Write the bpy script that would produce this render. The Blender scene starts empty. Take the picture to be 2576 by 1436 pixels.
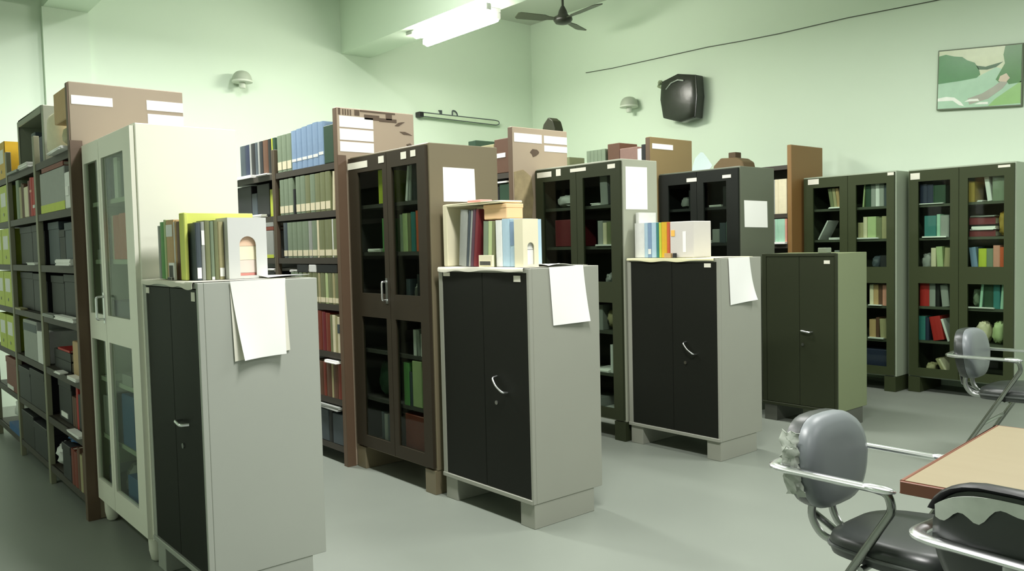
import bpy, bmesh, math, random
from mathutils import Vector, Matrix
random.seed(7)
SC = bpy.context.scene
COL = SC.collection

# ------------------------------------------------------------------ colours and materials
def lin(c):
    c /= 255.0
    return c / 12.92 if c <= 0.04045 else ((c + 0.055) / 1.055) ** 2.4
def L(rgb): return (lin(rgb[0]), lin(rgb[1]), lin(rgb[2]), 1.0)
MATS = {}
def mat(name, rgb, rough=0.6, metal=0.0, var=0.06, scale=9.0, bump=0.0, spec=0.5):
    if name in MATS: return MATS[name]
    m = bpy.data.materials.new(name); m.use_nodes = True
    nt = m.node_tree; b = nt.nodes['Principled BSDF']
    b.inputs['Roughness'].default_value = rough
    b.inputs['Metallic'].default_value = metal
    b.inputs['Specular IOR Level'].default_value = spec
    c = L(rgb)
    tc = nt.nodes.new('ShaderNodeTexCoord')
    nz = nt.nodes.new('ShaderNodeTexNoise'); nz.inputs['Scale'].default_value = scale; nz.inputs['Detail'].default_value = 4
    nt.links.new(tc.outputs['Object'], nz.inputs['Vector'])
    mx = nt.nodes.new('ShaderNodeMix'); mx.data_type = 'RGBA'
    mx.inputs['A'].default_value = tuple(x * (1 - var) for x in c[:3]) + (1,)
    mx.inputs['B'].default_value = tuple(min(1, x * (1 + var)) for x in c[:3]) + (1,)
    nt.links.new(nz.outputs['Fac'], mx.inputs['Factor'])
    nt.links.new(mx.outputs['Result'], b.inputs['Base Color'])
    if bump:
        bp = nt.nodes.new('ShaderNodeBump'); bp.inputs['Strength'].default_value = bump; bp.inputs['Distance'].default_value = 0.01
        nt.links.new(nz.outputs['Fac'], bp.inputs['Height']); nt.links.new(bp.outputs['Normal'], b.inputs['Normal'])
    MATS[name] = m
    return m
def wood(name, a, b_, scale=3.0, rough=0.45):
    if name in MATS: return MATS[name]
    m = bpy.data.materials.new(name); m.use_nodes = True
    nt = m.node_tree; b = nt.nodes['Principled BSDF']; b.inputs['Roughness'].default_value = rough
    tc = nt.nodes.new('ShaderNodeTexCoord'); mp = nt.nodes.new('ShaderNodeMapping'); mp.inputs['Scale'].default_value = (scale * 6, scale, scale)
    nz = nt.nodes.new('ShaderNodeTexNoise'); nz.inputs['Scale'].default_value = 1.5; nz.inputs['Detail'].default_value = 6; nz.inputs['Distortion'].default_value = 0.6
    mx = nt.nodes.new('ShaderNodeMix'); mx.data_type = 'RGBA'; mx.inputs['A'].default_value = L(a); mx.inputs['B'].default_value = L(b_)
    nt.links.new(tc.outputs['Object'], mp.inputs['Vector']); nt.links.new(mp.outputs['Vector'], nz.inputs['Vector'])
    nt.links.new(nz.outputs['Fac'], mx.inputs['Factor']); nt.links.new(mx.outputs['Result'], b.inputs['Base Color'])
    MATS[name] = m
    return m
def emit(name, rgb, strength):
    if name in MATS: return MATS[name]
    m = bpy.data.materials.new(name); m.use_nodes = True
    nt = m.node_tree; nt.nodes.clear()
    e = nt.nodes.new('ShaderNodeEmission'); e.inputs['Color'].default_value = L(rgb); e.inputs['Strength'].default_value = strength
    o = nt.nodes.new('ShaderNodeOutputMaterial'); nt.links.new(e.outputs['Emission'], o.inputs['Surface'])
    MATS[name] = m
    return m
def glass(name, rgb, edge=0.3):
    # thin cabinet pane: tinted see-through with a fresnel reflection
    if name in MATS: return MATS[name]
    m = bpy.data.materials.new(name); m.use_nodes = True
    nt = m.node_tree; nt.nodes.clear()
    t = nt.nodes.new('ShaderNodeBsdfTransparent'); t.inputs['Color'].default_value = L(rgb)
    g = nt.nodes.new('ShaderNodeBsdfGlossy'); g.inputs['Roughness'].default_value = 0.03
    f = nt.nodes.new('ShaderNodeLayerWeight'); f.inputs['Blend'].default_value = .5
    p5 = nt.nodes.new('ShaderNodeMath'); p5.operation = 'POWER'; p5.inputs[1].default_value = 4.5
    ma = nt.nodes.new('ShaderNodeMath'); ma.operation = 'MULTIPLY_ADD'; ma.inputs[1].default_value = edge; ma.inputs[2].default_value = .02
    nt.links.new(f.outputs['Facing'], p5.inputs[0]); nt.links.new(p5.outputs[0], ma.inputs[0])
    s = nt.nodes.new('ShaderNodeMixShader'); o = nt.nodes.new('ShaderNodeOutputMaterial')
    nt.links.new(ma.outputs[0], s.inputs[0]); nt.links.new(t.outputs[0], s.inputs[1]); nt.links.new(g.outputs[0], s.inputs[2])
    nt.links.new(s.outputs[0], o.inputs['Surface'])
    MATS[name] = m
    return m
PAL = {
 'navy': (38, 46, 70), 'slate': (66, 76, 82), 'olive': (116, 122, 86), 'sage': (120, 136, 112), 'teal': (52, 120, 116),
 'red': (176, 38, 34), 'maroon': (112, 36, 42), 'orange': (200, 92, 52), 'cream': (222, 214, 182), 'tan': (190, 158, 112),
 'brown': (96, 66, 48), 'lime': (190, 204, 66), 'grey': (152, 156, 150), 'white': (226, 228, 224), 'black': (21, 22, 23),
 'blue': (30, 92, 150), 'sky blue': (172, 200, 216), 'pink': (214, 152, 132), 'plum': (84, 58, 72), 'yellow': (214, 172, 40),
 'green': (92, 150, 84), 'dark green': (34, 66, 44), 'steel blue': (126, 152, 182), 'mint': (160, 204, 178), 'mustard': (168, 142, 60),
 'pale green': (178, 196, 142), 'dusky pink': (138, 108, 98), 'peach': (232, 196, 150), 'charcoal': (36, 38, 40), 'khaki': (166, 160, 120), 'rust': (120, 52, 36)}
def cover(c): return mat('cloth_' + c.replace(' ', '_'), PAL[c], 0.55, var=0.1, scale=25)
PAGES = mat('page_edges', (214, 208, 188), 0.9, var=0.12, scale=60)
PAPER = mat('white_paper', (244, 245, 240), 0.8, var=0.02)
PAPER2 = mat('cream_paper', (226, 224, 208), 0.85, var=0.03)
CHROME = mat('chrome', (238, 240, 241), 0.24, 1.0, var=0.02)
STEEL = mat('brushed_steel', (165, 168, 165), 0.3, 1.0, var=0.05)
BLACKP = mat('black_plastic', (24, 25, 26), 0.4)

# ------------------------------------------------------------------ mesh builder
class MB:
    def __init__(s): s.v = []; s.f = []; s.m = []
    def add(s, verts, faces, m=0):
        n = len(s.v); s.v += [Vector(p) for p in verts]
        s.f += [tuple(i + n for i in f) for f in faces]; s.m += [m] * len(faces)
        return n
    def box(s, x0, x1, y0, y1, z0, z1, m=0):
        if x0 > x1: x0, x1 = x1, x0
        if y0 > y1: y0, y1 = y1, y0
        if z0 > z1: z0, z1 = z1, z0
        s.add([(x0, y0, z0), (x1, y0, z0), (x1, y1, z0), (x0, y1, z0), (x0, y0, z1), (x1, y0, z1), (x1, y1, z1), (x0, y1, z1)],
              [(0, 3, 2, 1), (4, 5, 6, 7), (0, 1, 5, 4), (1, 2, 6, 5), (2, 3, 7, 6), (3, 0, 4, 7)], m)
        return s
    def prism(s, poly, ax, lo, hi, m=0):
        # poly: 2-D outline in the two axes other than ax (cyclic order x,y,z)
        def P(u, v, w):
            return {0: (w, u, v), 1: (u, w, v), 2: (u, v, w)}[ax]
        n = len(poly)
        s.add([P(u, v, lo) for u, v in poly] + [P(u, v, hi) for u, v in poly],
              [tuple(range(n - 1, -1, -1)), tuple(range(n, 2 * n))] + [(i, (i + 1) % n, n + (i + 1) % n, n + i) for i in range(n)], m)
        return s
    def tube(s, pts, r, n=10, m=0, rb=None, up=None, caps=True):
        # swept round or elliptic bar; rb is the radius across the first one
        pts = [Vector(p) for p in pts]; rb = rb or r
        k = len(pts); rings = []
        T = []
        for i in range(k):
            a = pts[max(0, i - 1)]; b = pts[min(k - 1, i + 1)]
            T.append((b - a).normalized())
        N = Vector(up) if up else (Vector((0, 0, 1)) if abs(T[0].z) < 0.9 else Vector((1, 0, 0)))
        for i in range(k):
            N = (N - T[i] * N.dot(T[i])).normalized()
            Bn = T[i].cross(N)
            rings.append([pts[i] + N * (r * math.cos(2 * math.pi * j / n)) + Bn * (rb * math.sin(2 * math.pi * j / n)) for j in range(n)])
        fs = []
        for i in range(k - 1):
            for j in range(n):
                fs.append((i * n + j, i * n + (j + 1) % n, (i + 1) * n + (j + 1) % n, (i + 1) * n + j))
        if caps:
            fs.append(tuple(range(n - 1, -1, -1))); fs.append(tuple((k - 1) * n + j for j in range(n)))
        s.add([p for rg in rings for p in rg], fs, m)
        return s
    def lathe(s, prof, c, n=24, m=0, axis=2):
        # prof: (radius, height) pairs
        vs = []
        for r, h in prof:
            for j in range(n):
                a = 2 * math.pi * j / n
                p = (r * math.cos(a), r * math.sin(a), h)
                if axis == 1: p = (p[0], p[2], p[1])
                if axis == 0: p = (p[2], p[0], p[1])
                vs.append((c[0] + p[0], c[1] + p[1], c[2] + p[2]))
        k = len(prof); fs = []
        for i in range(k - 1):
            for j in range(n):
                fs.append((i * n + j, i * n + (j + 1) % n, (i + 1) * n + (j + 1) % n, (i + 1) * n + j))
        fs.append(tuple(range(n - 1, -1, -1))); fs.append(tuple((k - 1) * n + j for j in range(n)))
        s.add(vs, fs, m)
        return s
    def grid(s, fn, nu, nv, th, m=0):
        # a bent sheet with real thickness: fn(u, v) gives the point, th its thickness along the local normal
        P = [[Vector(fn(i / nu, j / nv)) for j in range(nv + 1)] for i in range(nu + 1)]
        vs = []; back = []
        for i in range(nu + 1):
            for j in range(nv + 1):
                du = P[min(nu, i + 1)][j] - P[max(0, i - 1)][j]; dv = P[i][min(nv, j + 1)] - P[i][max(0, j - 1)]
                nn = du.cross(dv)
                nn = nn.normalized() if nn.length > 1e-12 else Vector((0, 0, 1))
                vs.append(P[i][j]); back.append(P[i][j] - nn * th)
        w = nv + 1; K = len(vs); fs = []
        for i in range(nu):
            for j in range(nv):
                a, b, c, d = i * w + j, (i + 1) * w + j, (i + 1) * w + j + 1, i * w + j + 1
                fs.append((a, b, c, d)); fs.append((K + d, K + c, K + b, K + a))
        for i in range(nu):
            a, b = i * w, (i + 1) * w; fs.append((b, a, K + a, K + b))
            a, b = i * w + nv, (i + 1) * w + nv; fs.append((a, b, K + b, K + a))
        for j in range(nv):
            a, b = j, j + 1; fs.append((a, b, K + b, K + a))
            a, b = nu * w + j, nu * w + j + 1; fs.append((b, a, K + a, K + b))
        s.add(vs + back, fs, m)
        return s
    def blob(s, c, r, n=14, k=9, m=0, jag=0.0, seed=1, power=1.0):
        rn = random.Random(seed); vs = []
        for i in range(k + 1):
            th = math.pi * i / k
            for j in range(n):
                ph = 2 * math.pi * j / n; q = 1 + jag * (rn.random() - 0.5)
                def sg(x): return math.copysign(abs(x) ** power, x)
                vs.append((c[0] + r[0] * sg(math.sin(th)) * sg(math.cos(ph)) * q, c[1] + r[1] * sg(math.sin(th)) * sg(math.sin(ph)) * q, c[2] - r[2] * sg(math.cos(th)) * q))
        fs = []
        for i in range(k):
            for j in range(n):
                fs.append((i * n + j, i * n + (j + 1) % n, (i + 1) * n + (j + 1) % n, (i + 1) * n + j))
        s.add(vs, fs, m)
        return s
    def rot(s, i0, pivot, axis, ang):
        R = Matrix.Rotation(ang, 3, axis); p = Vector(pivot)
        for i in range(i0, len(s.v)): s.v[i] = R @ (s.v[i] - p) + p
        return s
    def build(s, name, mats, parent=None, bevel=0.0, seg=1, smooth=False, origin=None, sub=0):
        me = bpy.data.meshes.new(name)
        if parent is not None: org = Vector(WL[parent.name])
        elif origin is not None: org = Vector(origin)
        else:
            org = Vector(((min(p.x for p in s.v) + max(p.x for p in s.v)) / 2, (min(p.y for p in s.v) + max(p.y for p in s.v)) / 2, min(p.z for p in s.v)))
        me.from_pydata([tuple(p - org) for p in s.v], [], s.f)
        if not isinstance(mats, (list, tuple)): mats = [mats]
        for m in mats: me.materials.append(m)
        me.polygons.foreach_set('material_index', s.m)
        bm = bmesh.new(); bm.from_mesh(me)
        bmesh.ops.remove_doubles(bm, verts=bm.verts, dist=1e-6)
        if bevel:
            ed = [e for e in bm.edges if len(e.link_faces) == 2 and e.calc_face_angle(0) > 0.5]
            bmesh.ops.bevel(bm, geom=ed, offset=bevel, segments=seg, affect='EDGES', profile=0.6, clamp_overlap=True)
        bmesh.ops.recalc_face_normals(bm, faces=bm.faces)
        if smooth:
            for f in bm.faces: f.smooth = True
            for e in bm.edges:
                if len(e.link_faces) == 2 and e.calc_face_angle(0) > 0.9: e.smooth = False
        bm.to_mesh(me); bm.free()
        o = bpy.data.objects.new(name, me); COL.objects.link(o)
        if parent is not None:
            o.parent = parent; WL[o.name] = WL[parent.name]
        else:
            o.location = org; WL[o.name] = tuple(org)
        if sub:
            md = o.modifiers.new('subsurf', 'SUBSURF'); md.levels = sub; md.render_levels = sub
        return o
WL = {}
def thing(name, label, cat, loc, group=None):
    o = bpy.data.objects.new(name, None); COL.objects.link(o); o.location = loc; o.empty_display_size = 0.1
    WL[o.name] = tuple(loc)
    return tag(o, label, cat, group)
def tag(o, label, cat, group=None):
    o['label'] = label; o['category'] = cat
    if group: o['group'] = group
    return o
def struct(o): o['kind'] = 'structure'; return o
def fillet(pts, rad, n=5):
    pts = [Vector(p) for p in pts]; out = [pts[0]]
    for i in range(1, len(pts) - 1):
        a, b, c = pts[i - 1], pts[i], pts[i + 1]
        r = min(rad, (a - b).length * 0.45, (c - b).length * 0.45)
        p, q = b + (a - b).normalized() * r, b + (c - b).normalized() * r
        for k in range(n + 1):
            t = k / n; out.append(p * (1 - t) ** 2 + b * 2 * t * (1 - t) + q * t * t)
    out.append(pts[-1]); return out

# ------------------------------------------------------------------ camera (from the vanishing points of the cabinet rows)
CAMP = dict(f=2060.45, pitch=0.0499594, roll=-0.0237313, yaw=0.6995176, h=1.38677)
cd = bpy.data.cameras.new('camera'); cam = bpy.data.objects.new('camera', cd); COL.objects.link(cam)
sy, cy_ = math.sin(CAMP['yaw']), math.cos(CAMP['yaw']); sp, cp = math.sin(CAMP['pitch']), math.cos(CAMP['pitch'])
F = Vector((sy * cp, cy_ * cp, -sp)); R = Vector((cy_, -sy, 0)); U = R.cross(F)
cr, sr = math.cos(CAMP['roll']), math.sin(CAMP['roll'])
R2 = cr * R + sr * U; U2 = -sr * R + cr * U
M = Matrix((R2, U2, -F)).transposed().to_4x4(); M.translation = (0, 0, CAMP['h'])
cam.matrix_world = M
cd.sensor_width = 36; cd.lens = 36 * CAMP['f'] / 2576; cd.clip_start = 0.05; cd.clip_end = 100
SC.camera = cam

# ------------------------------------------------------------------ room
XW, YW, ZC = 7.85, 8.784, 4.48
WALL = mat('pale_green_paint', (217, 233, 213), 0.75, var=0.025, scale=1.2)
FLOOR = mat('grey_cement_floor', (131, 138, 128), 0.42, var=0.09, scale=1.6, bump=0.02)
CEIL = mat('ceiling_paint', (196, 204, 190), 0.85, var=0.02, scale=1.0)
XB, YN = -3.2, -5.0
struct(MB().box(XB, XW + .2, YN, YW + .2, -0.1, 0).build('floor', FLOOR))
struct(MB().box(XB, XW + .2, YW, YW + .15, 0, ZC).build('wall_left', WALL))
struct(MB().box(XW, XW + .15, YN, YW, 0, ZC).build('wall_right', WALL))
struct(MB().box(XB - .15, XB, YN, YW + .15, 0, ZC).build('wall_back', WALL))
struct(MB().box(XB - .15, XW + .15, YN, YW + .15, ZC, ZC + .12).build('ceiling', CEIL))
struct(MB().box(4.83, 5.22, YN, YW - .001, 3.69, ZC - .001).build('trim_1', WALL))
struct(MB().box(1.70, 2.08, YN, YW - .001, 3.71, ZC - .001).build('trim_2', WALL))
struct(MB().box(1.69, 2.09, YW - .06, YW - .001, 0, 3.71).build('trim_3', WALL))

# ------------------------------------------------------------------ books and shelf contents
ORD = ['', 'second ', 'third ', 'fourth ', 'fifth ', 'sixth ', 'seventh ', 'eighth ', 'ninth ', 'tenth ', 'eleventh ', 'twelfth ']
class Row:
    """things along one shelf, placed from the near end towards the far wall; labels are written when the row is finished"""
    def __init__(s, where, x, z, y=0, depth=0.18, anchor='from near end', front=0.0):
        s.where, s.x, s.z, s.y, s.depth, s.anchor, s.items = where, x, z + .001, y, depth, anchor, []
        s.x0, s.front, s.prev = x, front, 0.0; s.x = x + front
    def reg(s, o, col, kind, cat): s.items.append((o, col, kind, cat)); return o
    def gap(s, g): s.y += g; return s
    def book(s, c, t, h, lean=0.0, d=None, label=None, kind='book', dx=0.0):
        d = d or s.depth; s.y += max(0, h * (math.sin(lean) - math.sin(s.prev))); s.prev = lean; x, y, z = s.x + dx, s.y, s.z; b = MB()
        cv = min(0.004, t * 0.18)
        b.box(x + .004, x + d, y, y + cv, z, z + h); b.box(x + .004, x + d, y + t - cv, y + t, z, z + h)
        b.prism([(x + .006, y), (x + .0015, y + t * .12), (x, y + t * .5), (x + .0015, y + t * .88), (x + .006, y + t), (x + .006, y + t)][:5], 2, z, z + h)
        b.box(x + .006, x + d - .005, y + cv, y + t - cv, z + .004, z + h - .006, 1)
        mats = [cover(c), PAGES]
        if label:
            zz = z + h * label[1]; b.box(x - .0006, x + .002, y + t * .1, y + t * .9, zz, zz + h * label[2], 2); mats.append(cover(label[0]) if label[0] in PAL else PAPER)
        if lean:
            b.rot(0, (x, y if lean > 0 else y + t, z), 'X', lean)
        o = b.build(kind.replace(' ', '_'), mats)
        s.reg(o, c, kind, 'book'); s.y += t / math.cos(lean) + .0012
        return s
    def books(s, seq, h, label=None, t=None):
        for q in seq:
            c, tt = q if isinstance(q, tuple) else (q, t or random.choice((.024, .03, .036, .042)))
            s.book(c, tt, h * random.uniform(.95, 1.0), label=label)
        return s
    def binder(s, c, t, h, d=0.26, lab=True):
        x, y, z = s.x, s.y, s.z; b = MB()
        b.box(x, x + .003, y, y + t, z, z + h); b.box(x, x + d, y, y + .003, z, z + h); b.box(x, x + d, y + t - .003, y + t, z, z + h)
        b.box(x + .02, x + d - .01, y + .006, y + t * .8, z + .006, z + h - .02, 1)
        n0 = len(b.v); b.lathe([(.012, -.003), (.012, .0), (.007, .0005), (.007, -.003)], (x, y + t / 2, z + h * .2), 14, 2, 0)
        mats = [cover(c), PAGES, STEEL]
        if lab: b.box(x - .001, x + .001, y + t * .18, y + t * .82, z + h * .42, z + h * .8, 3); mats.append(PAPER)
        o = b.build('binder', mats); s.reg(o, c, 'binder', 'binder'); s.y += t + .003
        return s
    def box(s, c, t, h, d=0.24, kind='box', band=None, lab=None, dx=0.0, lid=True, bev=.004):
        x, y, z = s.x + dx, s.y, s.z; d = min(d, .262 - s.front)
        r = thing(kind.replace(' ', '_'), '', 'box', (x + d / 2, y + t / 2, z))
        m = cover(c)
        b = MB().box(x, x + d, y, y + t, z, z + h - (.03 if lid else 0)); b.build('box_body', m, r, bevel=bev)
        if lid: MB().box(x - .003, x + d + .003, y - .003, y + t + .003, z + h - .045, z + h).build('lid', m, r, bevel=.003)
        if band:
            q = MB().box(x - .0015, x + .001, y + .004, y + t - .004, z + band[1] * h, z + band[2] * h).build('spine_band', cover(band[0]), r); q['label'] = band[0] + ' band'
        if lab:
            q = MB().box(x - .005, x - .0005, y + t * lab[0], y + t * lab[1], z + h * lab[2], z + h * lab[3]).build('paper_label', PAPER, r); q['label'] = 'white paper label'
        s.reg(r, c, kind, 'box'); s.y += t + .004
        return s
    def papers(s, w, d=.22, n=4, c=None, at=None, dz=0, dx=-.012):
        x, y, z = s.x + dx, at if at is not None else s.y, s.z + dz; b = MB(); zz = z
        if s.front and dx < 0 and not dz: x, d = s.x0 - .014, s.front + .002
        wob = .06 if d > .1 else .012
        for k in range(n):
            i0 = len(b.v); th = random.uniform(.003, .008); ox, oy = random.uniform(-.008, .0), random.uniform(-.006, .006)
            b.box(x + ox, x + d + ox, y + oy, y + w + oy, zz, zz + th); b.rot(i0, (x + d / 2, y + w / 2, zz), 'Z', random.uniform(-wob, wob)); zz += th
        o = b.build('paper_sheaf', PAPER if c is None else cover(c))
        s.reg(o, c or 'white', 'sheaf of loose papers', 'papers')
        if at is None: s.y += w + .005
        return s
    def flat(s, c, w, th, d=.22, at=None, dz=0, kind='flat book'):
        d = min(d, .262 - s.front) if s.front else d; x, y, z = s.x, at if at is not None else s.y, s.z + dz; b = MB(); cv = min(.004, th * .2)
        b.box(x + .003, x + d, y, y + w, z, z + cv); b.box(x + .003, x + d, y, y + w, z + th - cv, z + th)
        b.box(x, x + .004, y, y + w, z, z + th); b.box(x + .004, x + d - .004, y + .005, y + w - .005, z + cv, z + th - cv, 1)
        o = b.build('book', [cover(c), PAGES]); s.reg(o, c, kind, 'book')
        if at is None: s.y += w + .005
        return s
    def bag(s, c, w, h, d=.2, seed=3, kind='cloth bundle', jag=.25, at=None, dz=0, power=.7):
        d = min(d, .25 - s.front) if s.front else d; x, y, z = s.x + .01, at if at is not None else s.y, s.z + dz
        k = 1 / (1 + jag / 2); b = MB().blob((x + d / 2, y + w / 2, z + h / 2), (d / 2 * k, w / 2 * k, h / 2 * k), 18, 12, 0, jag, seed, power)
        zm = min(p.z for p in b.v)
        for p in b.v: p.z += z + .001 - zm
        o = b.build(kind.replace(' ', '_'), cover(c), smooth=True); s.reg(o, c, kind, 'bundle' if 'bag' not in kind else 'bag')
        if at is None: s.y += w + .004
        return s
    def done(s, group=None):
        cnt = {}
        for o, c, k, cat in s.items: cnt[(c, k)] = cnt.get((c, k), 0) + 1
        seen = {}
        for o, c, k, cat in s.items:
            i = seen.get((c, k), 0); seen[(c, k)] = i + 1
            if cnt[(c, k)] > 1:
                first = 'first ' if i == 0 else ORD[i]
                lb = f'{first}{c} {k} {s.anchor}, {s.where}'
            else: lb = f'{c} {k}, {s.where}'
            tag(o, lb, cat, group or ('books and boxes, ' + s.where))
        return s

# ------------------------------------------------------------------ open racks
RACKX = [1.0, 2.495, 3.99, 5.395, 7.06]
ZS = [.12, .42, .72, 1.03, 1.33, 1.63, 1.93]
RACKD = .57
def rack(label, x0, y0, y1, panel=None, uprights=(84, 72, 56), shelves=ZS, ph=2.1):
    r = thing('book_rack', label, 'rack', (x0 + RACKD / 2, (y0 + y1) / 2, 0), 'open book racks')
    um = mat('rack_paint_%d_%d_%d' % uprights, uprights, 0.5, var=.08, scale=4)
    sm = mat('rack_shelf_paint', (60, 54, 46), 0.55, var=.1)
    if panel:
        MB().box(x0, x0 + RACKD, y0, y0 + .045, 0, 2.268).build('end_panel', panel, r, bevel=.004)
        if panel is not EP5: MB().box(x0 - .005, x0 - .0002, y0 + .001, y0 + .044, 0, 2.262).build('edge_strip', mat('brown_edge_strip', (98, 78, 60), .5), r)['label'] = 'dark brown edge strip'
        if panel in (EP1, EP2): MB().box(x0 - .004, x0 + .054, y0 - .004, y0 - .0003, 0, 1.97).build('corner_strip', mat('brown_edge_strip', (98, 78, 60), .5), r)['label'] = 'dark brown corner strip'
        a = y0 + .045
    else:
        a = y0
        for xx in (x0, x0 + RACKD - .03): MB().box(xx, xx + .03, y0, y0 + .024, 0, ph).build('upright', um, r, bevel=.002)
    for xx in (x0, x0 + RACKD - .03): MB().box(xx, xx + .03, y1 - .024, y1, 0, ph).build('upright', um, r, bevel=.002)
    for z in shelves:
        b = MB().box(x0 + .012, x0 + RACKD - .012, a, y1, z - .028, z)
        b.box(x0 + .004, x0 + .016, a, y1, z - .04, z); b.box(x0 + RACKD - .016, x0 + RACKD - .004, a, y1, z - .04, z)
        b.build('shelf', sm, r)
    MB().box(x0 + .275, x0 + .285, a, y1, .06, 2.08).build('back_panel', sm, r)
    return r, y0 + .045
EP1 = mat('fawn_laminate', (150, 136, 116), .5, var=.03, scale=3)
EP2 = mat('beige_laminate', (168, 152, 131), .5, var=.03, scale=3)
EP3 = mat('sand_laminate', (170, 154, 132), .5, var=.05, scale=4)
EP4 = mat('khaki_cast_laminate', (134, 115, 77), .5, var=.04, scale=3)
EP5 = mat('tan_cast_laminate', (138, 104, 58), .5, var=.05, scale=3)  # khaki and tan: one panel paint, lighting difference put into each colour
def strip(r, x0, x1, y, z0, z1, tilt=0.0, name='paper_label', m=None):
    b = MB(); b.box(x0, x1, y - .0025, y - .0002, z0, z1)
    if tilt: b.rot(0, ((x0 + x1) / 2, y, (z0 + z1) / 2), 'Y', tilt)
    o = b.build(name, m or PAPER, r); o['label'] = 'white paper strip' if m is None else 'dark printed picture'
    return o
R1, _ = rack('tall brown book rack behind the cream cabinet, fawn end panel with two label strips', RACKX[0], 4.65, 5.60, EP1, (134, 134, 110))
strip(R1, 1.012, 1.208, 4.65, 2.155, 2.20); strip(R1, 1.378, 1.568, 4.65, 2.155, 2.207); strip(R1, 1.381, 1.568, 4.65, 2.02, 2.135)
rack('middle bay of the rack running back behind the cream cabinet', RACKX[0], 5.602, 6.55, None, (134, 134, 110))
rack('end bay of lime files at the frame edge, behind the rack of grey boxes', RACKX[0], 6.552, 7.5, None, (134, 134, 110))
R2, _ = rack('book rack behind the brown cabinet, beige end panel with three white strips', RACKX[1], 4.62, 5.58, EP2)
for z0, z1 in ((2.146, 2.216), (2.066, 2.136), (1.994, 2.056)): strip(R2, 2.512, 2.753, 4.62, z0, z1)
rack('far bay of dark boxes behind the rack with the beige panel', RACKX[1], 5.582, 6.53)
R3, _ = rack('book rack behind the olive cabinet, sand end panel with brown emblem', RACKX[2], 4.70, 5.65, EP3)
strip(R3, 4.008, 4.287, 4.70, 2.156, 2.222); strip(R3, 4.31, 4.556, 4.70, 2.162, 2.22); strip(R3, 4.312, 4.556, 4.70, 2.099, 2.145)
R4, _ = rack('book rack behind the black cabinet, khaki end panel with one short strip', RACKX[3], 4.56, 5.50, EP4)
strip(R4, 5.423, 5.697, 4.56, 2.17, 2.214)
rack('far bay of green volumes behind the rack with the khaki panel', RACKX[3], 5.502, 6.4)
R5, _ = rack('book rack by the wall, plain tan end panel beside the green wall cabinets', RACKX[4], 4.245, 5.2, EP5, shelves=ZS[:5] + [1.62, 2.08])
# pictures printed on the beige panel: a strip of photographs along the top and three small bird silhouettes
INK = mat('brown_print', (88, 72, 56), .6, var=.25, scale=30)
pic = MB()
for x0, x1, z0, z1 in ((2.505, 2.52, 2.222, 2.262), (2.535, 2.543, 2.222, 2.258), (2.552, 2.56, 2.222, 2.258), (2.570, 2.578, 2.222, 2.258), (2.588, 2.596, 2.222, 2.258),
                       (2.62, 2.655, 2.225, 2.26), (2.66, 2.92, 2.252, 2.262), (2.69, 2.80, 2.205, 2.236), (2.80, 2.93, 2.2, 2.222), (2.85, 2.895, 2.215, 2.25)):
    pic.box(x0, x1, 4.6175, 4.6198, z0, z1)
q = pic.build('printed_strip', INK, R2); q['label'] = 'strip of small brown pictures'
for cx, cz, w, h, a in ((2.955, 2.195, .042, .011, -.35), (3.0, 2.135, .05, .010, .2), (3.03, 2.055, .03, .018, .35)):
    b = MB(); b.prism([(cx - w, cz), (cx - w * .2, cz + h), (cx + w * .4, cz + h * .7), (cx + w, cz + h * .1), (cx + w * .3, cz - h * .4), (cx - w * .3, cz - h)], 1, 4.6175, 4.6198)
    b.rot(0, (cx, 4.62, cz), 'Y', a); q = b.build('printed_bird', INK, R2); q['label'] = 'small brown bird picture'
b = MB(); b.prism([(4.165, 2.085), (4.19, 2.11), (4.235, 2.108), (4.258, 2.09), (4.25, 2.075), (4.225, 2.06), (4.195, 2.05), (4.185, 2.07)], 1, 4.6975, 4.6998)
q = b.build('emblem_print', INK, R3); q['label'] = 'irregular brown emblem'
b = MB(); b.prism([(4.0, 1.93), (4.09, 1.95), (4.17, 1.90), (4.19, 1.74), (4.17, 1.58), (4.1, 1.50), (4.07, 1.6), (4.0, 1.62)], 1, 4.6975, 4.6998)
q = b.build('worn_patch', mat('worn_paper', (150, 136, 100), .8, var=.5, scale=14), R3); q['label'] = 'blotchy scuffed patch'

# ---- rack behind the cream cabinet
W1 = {z: f'{n} shelf, near bay behind cream cabinet' for z, n in zip(ZS, ('bottom', 'sixth', 'fifth', 'fourth', 'third', 'second', 'top'))}
M1 = {z: f'{n} shelf, middle bay behind cream cabinet' for z, n in zip(ZS, ('bottom', 'sixth', 'fifth', 'fourth', 'third', 'second', 'top'))}
FB = {z: f'{n} shelf of end bay at frame edge' for z, n in zip(ZS, ('bottom', 'sixth', 'fifth', 'fourth', 'third', 'second', 'top'))}
r = Row(W1[1.93], 1.004, 1.93, 4.703)
r.papers(.36, .24, 4, at=4.715, dx=-.03)
r.z = 1.968; r.bag('khaki', .34, .12, .24, seed=5, kind='wrapped bundle', jag=.14); yb = r.y
r.y = 4.71; r.z = 2.09; r.box('tan', .30, .165, .24, kind='open carton', lid=False); r.z = 1.931; r.y = 5.10
r.bag('cream', .28, .275, .22, seed=8, kind='upright pouch', jag=.06, power=.55); r.done()
r = Row(M1[1.93], 1.005, 1.93, 5.646, front=.04)
g = thing('display_case', 'grey framed case holding a navy book, top shelf of middle bay', 'box', (1.12, 6.06, 1.93), 'books and boxes, top shelf of middle bay behind cream cabinet')
fr = mat('grey_frame', (140, 146, 126), .5)
b = MB(); b.box(1.07, 1.262, 5.646, 5.70, 1.932, 2.30); b.box(1.07, 1.262, 6.44, 6.49, 1.932, 2.30); b.box(1.07, 1.262, 5.70, 6.44, 2.26, 2.30); b.build('case_frame', fr, g, bevel=.004)
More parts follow.
